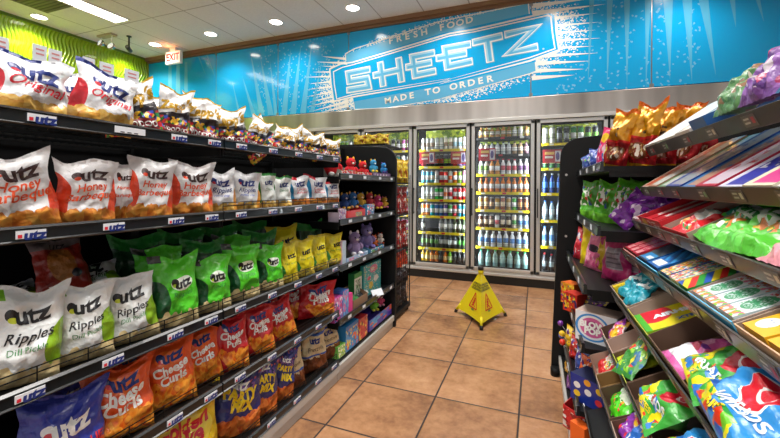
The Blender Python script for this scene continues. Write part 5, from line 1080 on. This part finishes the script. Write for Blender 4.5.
for i in range(3): rbox('candy_pack', 'd', 1.052-i*.064, .994-i*.064, .012, .20, .034, mat('pk_sour', '#d0e4ea', .4), art('pksour', '#dfe8ec', [('ell', .5, .28, .40, .15, '#3f9a6a'), ('cells', 0, .0, 1, .1, ['#e86a9a', '#f0922a', '#6ac02a', '#dfe8ec'], 6, .9), ('cells', .1, .16, .9, .38, ['#2f8a5a', '#dfe8ec', '#7ab89a'], 14, .6), ('cells', 0, .42, 1, 1, ['#e86a9a', '#f0922a', '#d84a3a', '#e8e4ee'], 8, .7)], asp=2.6), f"white and green sour candy pack in the light blue carton, {ORD[i]} from far end", n=.004, grp=GRd)
rtray('d', .845, .60, .28, .035, .06, mat('card_tan', '#c8a888', .7), cb, 'tan open carton of yellow candy packs at right edge, fourth sloping shelf')
for i in range(3): rbox('candy_pack', 'd', .832-i*.075, .765-i*.075, .012, .20, .034, mat('pk_yel', '#e8b020', .4), art('pkyel', '#f0b41e', [('ell', .35, .14, .26, .09, '#e8ecf4'), ('cells', .2, .1, .6, .18, ['#7a8ac8', '#e8ecf4'], 14, .5), ('ell', .7, .3, .3, .1, '#e03a4a'), ('ell', .4, .42, .3, .09, '#2f9a8a')]), f"yellow and white candy pack in the tan carton, {ORD[i]} from far end", n=.004, grp=GRd)
# shelf e
air = art('bag_air', '#2a8ad0', [('wedge', 1, 1.1, .50, '#1f5ab0'), ('cells', .0, .02, .75, .20, ['#6ac02a', '#e8d81c', '#e03a1c', '#2a9a3a', '#1f5ab0', '#e8e020'], 7, .85), ('ell', .50, .48, .22, .22, '#f4f4f4'), ('ell', .50, .48, .20, .20, '#d8182c'), ('ell', .52, .52, .10, .10, '#f0e4e4'), ('ell', .53, .54, .085, .085, '#d8182c'), ('rect', 0, .92, 1, 1, '#3a9ae0')], bump=.4)
airg = art('bag_airg', '#3aa03a', [('wedge', 1, 1.1, .62, '#e0d41c'), ('cells', .0, .04, .9, .34, ['#e8d81c', '#5ab02a', '#e03a1c', '#2a9a3a', '#2a7ad0'], 7, .85), ('ell', .60, .58, .21, .21, '#c0142a'), ('ell', .62, .61, .10, .10, '#f0e4e4'), ('ell', .63, .63, .085, .085, '#c0142a'), ('rect', 0, .9, 1, 1, '#2a7ad0')], bump=.4)
airt = [('AIRHEADS', .55, .26, .12, 1, .1, 14, .95, .03), ('BITES', .50, .12, .09, 2, .1, 14, 1.0, .03)]
rtray('e', 1.772, 1.475, .24, .05, .07, cb, cb, 'beige open carton of teal packs, first on the fifth sloping shelf', front=mat('card_printed', '#6a7a6a', .6))
tealm = art('pk_teal', '#1f9ab0', [('cells', 0, .5, 1, 1, ['#1f9ab0', '#146a80', '#d8ecf0', '#30b8c8'], 6, .6), ('rect', .3, .6, .8, .7, '#e8f0f2')], bump=.4)
for i, (yy, ya_) in enumerate([(1.70, 10), (1.62, -15), (1.55, 20)]): rbag('candy_bag', 'e', yy, .02, .10, .13, .035, [tealm], [], f"teal candy bag in the beige carton, {ORD[i]} from far end", lift=22, yaw=ya_, seed=i, grp=GRe, n=.004+.004*i, crumple=1.5)
rbox('candy_pack', 'e', 1.765, 1.735, .01, .2, .045, mat('pk_yellowedge', '#e0c41c', .4), mat('pk_yellowedge', '#e0c41c', .4), 'thin yellow topped pack against far wall of the beige carton', n=.004)
rtray('e', 1.47, 1.225, .24, .045, .07, mat('card_lime', '#b8b83a', .6), cgr, 'beige and lime open carton in middle of the fifth sloping shelf', front=art('limefront', '#7ab02a', [('rect', 0, 0, .5, 1, '#c8c83a')]))
o = rbox('candy_box', 'e', 1.385, 1.24, .006, .21, .045, mat('ah_side', '#8ab81e', .4), art('ah_top', '#e0d01c', [('ell', .25, .2, .42, .26, '#d0182c'), ('rect', .0, 0, 1, .08, '#4ab02a'), ('rect', .0, .92, 1, 1, '#4ab02a')], asp=1.2), 'yellow candy box with red balloon mark and white outlined lettering, fifth sloping shelf', n=.004)
for tx_, fn_, sz_, mm_ in (('AIRHEADS', lambda a, b: (-.015-b*-1, a+.02, .0456), .036, mat('letter_silver', '#e8eef6', .4)), ('XTREMES', lambda a, b: (.038+b, a+.035, .0456), .024, bluet)):
    mb = MB(); letter(mb, tx_, lambda a, b, fn_=fn_: fn_(-a, b) if False else fn_(a, -b), sz_, 0, 0, 1.0, .06); mb.build('lettering', mm_, o, M=WM[o.name], recalc=False)
rtray('e', 1.22, .60, .24, .05, .075, cbr, cbr, 'long dark brown carton holding blue candy bags, fifth sloping shelf', front=mat('card_printed2', '#5a4a3a', .6))
rbag('candy_bag', 'e', 1.10, .01, .15, .17, .03, [art('bag_pinkwhite', '#d860a8', [('rect', 0, .1, 1, .4, '#e8e8ee'), ('cells', 0, .4, 1, 1, ['#d860a8', '#7a3a9a', '#e8a0c8', '#b02a4a'], 6, .8)], bump=.75)], [], 'pink and white candy bag under the blue ones, fifth sloping shelf', lift=2, seed=1, n=.004)
rbag('candy_bag', 'e', .955, .01, .19, .19, .04, [airg, mat('letter_silver', '#e8eef6', .4), yelt], airt, 'green and blue sour bites bag with dark red mark, behind the front blue bag', lift=8, yaw=-12, seed=2, n=.03)
rbag('candy_bag', 'e', .785, -.005, .22, .19, .05, [air, mat('letter_silver', '#e8eef6', .4), yelt], airt, 'shiny blue bites bag with bright red round mark at lower right', lift=10, yaw=-6, seed=3, n=.035, crumple=1.4)
# shelf f
rtray('f', 1.772, 1.64, .22, .05, .06, cb, cbr, 'small brown carton of twist candies at far end of the sixth sloping shelf')
for i, (yy, c_, w2) in enumerate([(1.735, '#b03ac0', 'purple'), (1.705, '#f0a81c', 'orange'), (1.67, '#f0c428', 'yellow')]): rbag('candy_bag', 'f', yy, .02, .055, .10, .03, [foil('tw%d' % i, c_, [c_, '#f0e0e8', c_, '#e05a6a'], 5)], [], f"{w2} twist candy bag standing in the small brown carton", lift=35, yaw=-15+i*20, seed=i, n=.004)
rtray('f', 1.635, 1.515, .22, .05, .075, cgr, cgr, 'empty looking pale beige carton on the sixth sloping shelf')
rtray('f', 1.51, 1.30, .22, .05, .065, mat('card_lime2', '#a8b83a', .6), cbr, 'lime fronted carton with yellow gummy bag on the sixth sloping shelf')
rbag('candy_bag', 'f', 1.44, .01, .14, .15, .03, [art('bag_limeyel', '#c8d82a', [('ell', .5, .6, .35, .2, '#8ac03a'), ('cells', .1, .1, .9, .5, ['#e03a2a', '#f0e030', '#f4f4f0', '#5ab02a'], 6, .7)], bump=.75)], [], 'lime and yellow gummy bag in the lime fronted carton', lift=6, seed=1, n=.02)
rbag('candy_bag', 'f', 1.36, .0, .10, .16, .03, [foil('bag_greenfoil', '#3a8a3a', ['#3a8a3a', '#8ac83a', '#e8e03a', '#e03a2a', '#2a6a9a'], 6)], [], 'narrow green foil candy bag drooping over the sixth sloping shelf', lift=20, yaw=25, seed=4, n=.03)
rtray('f', 1.295, .80, .22, .05, .07, cbr, cbr, 'dark brown carton with blue and green candy bag, near end of sixth shelf')
rbag('candy_bag', 'f', 1.13, .005, .18, .19, .045, [airg, mat('letter_silver', '#e8eef6', .4), yelt], airt, 'green and blue sour bites bag on the lower sloping shelf', lift=14, yaw=-10, seed=5, n=.03, crumple=1.3)
rbag('candy_bag', 'f', .93, .005, .18, .18, .045, [air, mat('letter_silver', '#e8eef6', .4), yelt], airt, 'blue bites bag partly cut by lower picture edge', lift=12, yaw=-10, seed=6, n=.03, crumple=1.3)
# shelf g
skr = art('bag_skred', '#c8181e', [('ell', .5, .55, .3, .28, '#e8d8d0'), ('cells', .25, .3, .75, .8, ['#e8e0dc', '#c8181e', '#3a9a3a', '#e8c02a'], 9, .9)], bump=.75)
rtray('g', 1.772, 1.60, .20, .06, .06, cbr, cb, 'brown carton of red fruit candy packs on the lowest sloping shelf')
for i in range(2): rbag('candy_bag', 'g', 1.725-i*.07, .015+.0*i, .10, .12, .03, [skr], [], f"red fruit candy pack in the brown carton, {['far', 'near'][i]} one", lift=20, yaw=-8, seed=i, n=.004+.012*i)
rtray('g', 1.595, 1.50, .20, .06, .06, cb, mat('card_ochre', '#8a6a3a', .8), 'small ochre carton on the lowest sloping shelf')
rtray('g', 1.495, 1.31, .20, .06, .06, cbr, cbr, 'dark carton of bright green candy packs, lowest sloping shelf')
grm = art('bag_brightgreen', '#4cc81e', [('ell', .5, .5, .34, .16, '#e0f0d8'), ('cells', .1, .15, .9, .4, ['#2f8a1c', '#e8a02a', '#d82a3a', '#4cc81e'], 7, .7)], bump=.4)
for i in range(2): rbag('candy_bag', 'g', 1.44-i*.07, .015, .10, .14, .035, [grm], [], f"bright green candy pack in the dark carton, {['far', 'near'][i]} one", lift=25, yaw=-12+i*20, seed=i, n=.004+.01*i)
rtray('g', 1.305, 1.10, .20, .055, .06, cb, cbr, 'brown carton of purple and blue candy packs near lower edge of picture')
for i, (c_, w2) in enumerate([('#8a3aa8', 'purple'), ('#2a6ac0', 'blue')]): rbag('candy_bag', 'g', 1.27-i*.06, .015, .09, .12, .035, [foil('pb%d' % i, c_, [c_, '#f0c02a', '#e8e4e8', '#e03a4a'], 5)], [], f"{w2} candy pack in the brown carton near lower edge", lift=25, yaw=10, seed=i, n=.004)

# ================================================================ FAR RIGHT BAY
def fbag(style_mats, texts, z, px_, Y, w_, h, d, label, yaw=40, lean=4, roll=0, seed=0, name='candy_bag', cat='candy bag', crumple=1.0, dz=0, grp=None):
    x = onY(px_, 150, Y).x
    return inst(name, bag_mesh(name, w_, h, d, style_mats, texts, seed, crumple), T(x, Y, z-.0215+dz) @ Rz(-90+yaw) @ Rx(-lean) @ Ry(roll), label, cat, grp)
gold = art('bag_gold', '#c98a12', [('rect', .12, .06, 1, .46, '#a81a20'), ('ell', .5, .26, .3, .13, '#7a3a1c'), ('cells', .25, .16, .8, .36, ['#c8a070', '#7a2a1c', '#e0d0c0'], 9, .5), ('rect', 0, .44, 1, .48, '#d82a2a'), ('wedge', 1, .1, .14, '#e8c81c'), ('rect', 0, .93, 1, 1, '#d8641c')], rough=.25, coat=.4, metal=.45, bump=.6, bscale=22)
gt = [('the', .62, .66, .12, 1, .2, 0, 1, .05), ('60', .62, .56, .16, 1, .1, 0, 1, .06)]
for i, (px_, Y, h, ro) in enumerate([(614, 2.02, .275, 11), (639, 1.96, .295, 9), (661, 1.99, .27, 3), (681, 1.97, .275, 7), (700, 2.02, .26, 0)]):
    fbag([gold, mat('print_darkgold', '#3a2a1c', .4)], gt, 1.33, px_, Y, .125, h, .07, f"gold foil snack bag with red panel on the top right shelf, {ORD[i]} from left", yaw=42, lean=3, roll=ro, seed=i, name='snack_bag', cat='snack bag', crumple=2.2)
pk = art('bag_pinkhang', '#d8206a', [('ell', .5, .75, .3, .12, '#e8c42a'), ('cells', .1, .1, .9, .6, ['#d8206a', '#e87aa8', '#2a6ac0', '#e8d0e0'], 6, .7)], bump=.4)
fbag([pk], [], 1.33, 601, 2.10, .07, .21, .04, 'narrow hot pink candy bag standing left of the gold bags', yaw=35, roll=8, seed=1)
fbag([pk], [], 1.33, 634, 2.12, .08, .25, .03, 'hot pink candy bag seen between two gold bags', yaw=35, roll=0, seed=3)
fbag([foil('bag_bluegreen', '#3a5ab0', ['#3a5ab0', '#6ac03a', '#7a3a8a', '#d8e0e8'], 5)], [], 1.33, 591, 2.40, .10, .11, .04, 'small green candy bag with blue twisted top at shelf front', yaw=40, roll=-22, seed=2)
fbag([foil('bag_bluegreen2', '#2a4aa8', ['#2a4aa8', '#5a3a8a', '#c8d0e8'], 5)], [], 1.33, 597, 2.30, .09, .13, .04, 'small blue candy bag behind the green one', yaw=40, roll=-10, seed=6)
grb = art('bag_sourgreen', '#4fae22', [('ell', .4, .6, .26, .16, '#e8ece4'), ('cells', 0, .35, .8, .85, ['#e8ece4', '#c82a3a', '#2a5aa8', '#4fae22', '#2f7a1c'], 6, .75), ('rect', 0, 0, 1, .22, '#7ad03a')], bump=.5)
for i, (px_, Y, ro) in enumerate([(589, 2.45, 0), (603, 2.2, 6), (618, 2.1, 12), (634, 2.15, 8)]):
    fbag([grb], [], 1.06, px_, Y, .13, .22, .05, f"bright green sour candy bag on the second right shelf, {ORD[i]} from left", yaw=38, lean=4, roll=ro, seed=i, crumple=1.4)
ppb = foil('bag_purplefoil', '#7a2a9a', ['#7a2a9a', '#a03ac0', '#5a1a78', '#e8d0ec'], 5, .6)
for i, (px_, Y, ro) in enumerate([(618, 1.90, 32), (637, 1.87, 38), (655, 1.86, 30)]):
    fbag([ppb], [], 1.06, px_, Y, .12, .17, .045, f"purple foil candy bag leaning on the second right shelf, {ORD[i]} from left", yaw=45, lean=18, roll=ro, seed=i, crumple=1.6, dz=.02)
fbag([foil('bag_redblue', '#c82a3a', ['#c82a3a', '#2a5ab8', '#e8e4e4', '#e03a4a'], 5, .7)], [], .81, 580, 2.50, .10, .19, .045, 'red and blue candy bag at front of the third right shelf', yaw=38, roll=6, seed=1)
pnk = art('bag_pink', '#e0709a', [('ell', .5, .52, .32, .09, '#3a2a3a'), ('cells', .1, .1, .9, .4, ['#f0a8c0', '#e0709a', '#d04a80'], 5, .7), ('rect', 0, .8, .3, 1, '#e8d02a')], bump=.4)
fbag([pnk], [], .81, 593, 2.22, .12, .22, .05, 'light pink candy bag on the third right shelf', yaw=38, roll=8, seed=2)
fbag([mat('bag_yellowfilm', '#e0c81c', .3, coat=.4)], [], .81, 589, 2.34, .12, .23, .04, 'yellow candy bag behind the light pink one', yaw=38, roll=0, seed=3)
dpk = art('bag_darkpink', '#b8286a', [('rect', .22, .28, .78, .78, '#9a8a94'), ('stripes', .25, .32, .75, .74, 0, 9, ['#9a8a94', '#9a8a94', '#6a5a66'])], bump=.4)
for i, (px_, Y) in enumerate([(617, 1.98), (634, 1.96), (650, 1.98)]):
    fbag([dpk], [], .81, px_, Y, .15, .20, .06, f"deep pink bag showing grey nutrition panel, third right shelf, {ORD[i]} from left", yaw=42, lean=2, roll=0, seed=i)
fbag([foil('bag_yelpink', '#c8a41c', ['#c8a41c', '#8a6a1c', '#b8286a'], 5)], [], .81, 606, 2.16, .12, .22, .05, 'yellow and gold bag between pink bags, third right shelf', yaw=38, seed=5)
# fourth shelf
def fbox(name, label, z, px_, Y, w_, d, h, side, front, yaw=40, top=None, texts=(), tm=(), cat='candy box', tilt=0, dz=0):
    x = onY(px_, 150, Y).x
    return inst(name, box_mesh(name, w_, d, h, side, front, top, texts, tm), T(x, Y, z-.0215+dz) @ Rz(-90+yaw) @ Rx(tilt), label, cat)
bp = art('blowpop', '#e6e6ea', [('ell', .42, .5, .42, .46, '#3a8ad0'), ('ell', .42, .5, .36, .40, '#e6e6ea'), ('ell', .42, .5, .30, .33, '#d0609a'), ('ell', .42, .5, .2, .22, '#a03a7a')])
fbox('candy_box', 'white box with blue ring and pink round mark reading blow pop', .56, 602, 1.90, .17, .12, .13, cwh, bp, yaw=62, texts=[('BLOW', -.014, .075, .036, 3, 'f', 0, 1, .06), ('POP', -.014, .048, .036, 3, 'f', 0, 1, .06)], tm=[white_], top=cgr)
fbox('candy_box', 'small orange and yellow box at front of the fourth right shelf', .56, 573, 2.45, .09, .08, .12, mat('bx_o', '#d8641c', .5), foil('bxo', '#e8a02a', ['#e8a02a', '#c8281c', '#e8d83a', '#5a3a8a'], 5), yaw=45)
fbox('candy_box', 'second small red and yellow box on the fourth right shelf', .56, 576, 2.30, .09, .08, .10, mat('bx_r', '#b8281c', .5), foil('bxr', '#c8301c', ['#e8c02a', '#c8281c', '#3a2a5a'], 5), yaw=45)
fbag([foil('bag_dkpurple', '#3a2a4a', ['#3a2a4a', '#8a4aa8', '#c8b02a'], 6, .5)], [], .56, 592, 2.25, .16, .10, .05, 'dark purple bag in the shadow above the white box', yaw=40, lean=20, seed=1)
fbag([foil('tw_or', '#f0a81c', ['#f0a81c', '#f0c83a', '#d83aa0'], 5)], [], .56, 622, 1.84, .09, .11, .04, 'orange and pink twist candy bag beside the white box', yaw=55, roll=20, seed=2)
# fifth shelf
pd = art('polkadot', '#1a2f8a', [('ell', .2, .62, .10, .12, '#e8e4e0'), ('ell', .2, .3, .10, .12, '#e8c02a'), ('ell', .5, .85, .10, .12, '#e8a02a'), ('ell', .52, .5, .10, .12, '#e8e4e0'), ('ell', .82, .3, .10, .12, '#d8303a'), ('ell', .84, .72, .10, .12, '#e8c02a')])
fbox('candy_box', 'dark blue candy box with white and yellow polka dots', .29, 597, 1.88, .16, .12, .115, mat('bx_db', '#1a2f8a', .5), pd, yaw=50, top=mat('bx_dbt', '#141c4a', .6))
for i, (px_, Y, c_, w2) in enumerate([(577, 2.3, '#c8281c', 'red'), (572, 2.45, '#e8c02a', 'yellow'), (583, 2.15, '#3a5ab0', 'blue'), (588, 2.05, '#e8641c', 'orange')]):
    fbag([foil('sm%d' % i, c_, [c_, '#e8e4e0', '#5a2a7a', c_], 5, .7)], [], .29, px_, Y, .09, .13, .05, f"small {w2} candy bag on the fifth right shelf beside the polka dot box", yaw=40, seed=i, crumple=1.3)
# base
rb = thing('lollipop_carton', 'red open carton with white sticks standing on the bottom right shelf', 'carton', T(onY(590, 400, 1.90).x, 1.90, .1165) @ Rz(-90+45))
tm_ = tray_mesh('carton_box', .17, .14, .10, .16, mat('bx_red', '#b81a20', .5), cbr, front=foil('rbf', '#c01c24', ['#c01c24', '#e8e4e0', '#8a1018'], 5, .6))
inst('carton_box', tm_, WM[rb.name], parent=rb)
mb = MB()
for i in range(9):
    a_ = random.uniform(-.06, .06); b_ = random.uniform(-.04, .04); q_ = MB().tube((a_, b_, .03), (a_+random.uniform(-.05, .05), b_+random.uniform(-.05, .02), .16+random.uniform(0, .03)), .0022, 6)
    q_.build('lollipop_stick', white_, rb, M=WM[rb.name])
rdd = mat('film_red', '#b8182a', .25, coat=.5)
for i, (px_, Y, c_, w2, hh) in enumerate([(600, 1.80, '#b8182a', 'red', .15), (611, 1.79, '#c81e30', 'crimson', .14), (574, 2.25, '#7a3a9a', 'purple', .12), (572, 2.45, '#e8b02a', 'yellow', .12), (579, 2.05, '#2a5ab0', 'blue', .10)]):
    fbag([foil('bs%d' % i, c_, [c_, c_, '#e8d0d0', c_], 5, .7)], [], .137, px_, Y, .09, hh, .045, f"small {w2} candy bag on the bottom right shelf", yaw=40, seed=i, crumple=1.4)
fbox('candy_box', 'bright orange candy box on the bottom right shelf at lower picture edge', .137, 583, 1.80, .07, .05, .09, mat('bx_or', '#e8641c', .5), mat('bx_or', '#e8641c', .5), yaw=45)
# lollipops hanging at the front edge of the lowest right shelf
for i, (px_, Y, z, c_, w2) in enumerate([(561, 2.60, .36, '#7a3a9a', 'purple'), (566, 2.45, .35, '#e8c02a', 'yellow'), (567, 2.42, .31, '#d8301c', 'red'), (564, 2.5, .32, '#3a5ab8', 'blue')]):
    x = .155; lp = thing('lollipop', f"{w2} lollipop clipped at front edge of the fifth right shelf", 'lollipop', T(x, Y, z))
    MB().ball((0, 0, 0), .018, 0, 8).build('candy', mat('lol_'+c_.strip('#'), c_, .25, coat=.5), lp, M=T(x, Y, z)); MB().tube((0, 0, 0), (.035, 0, -.05), .002, 6).build('stick', white_, lp, M=T(x, Y, z))
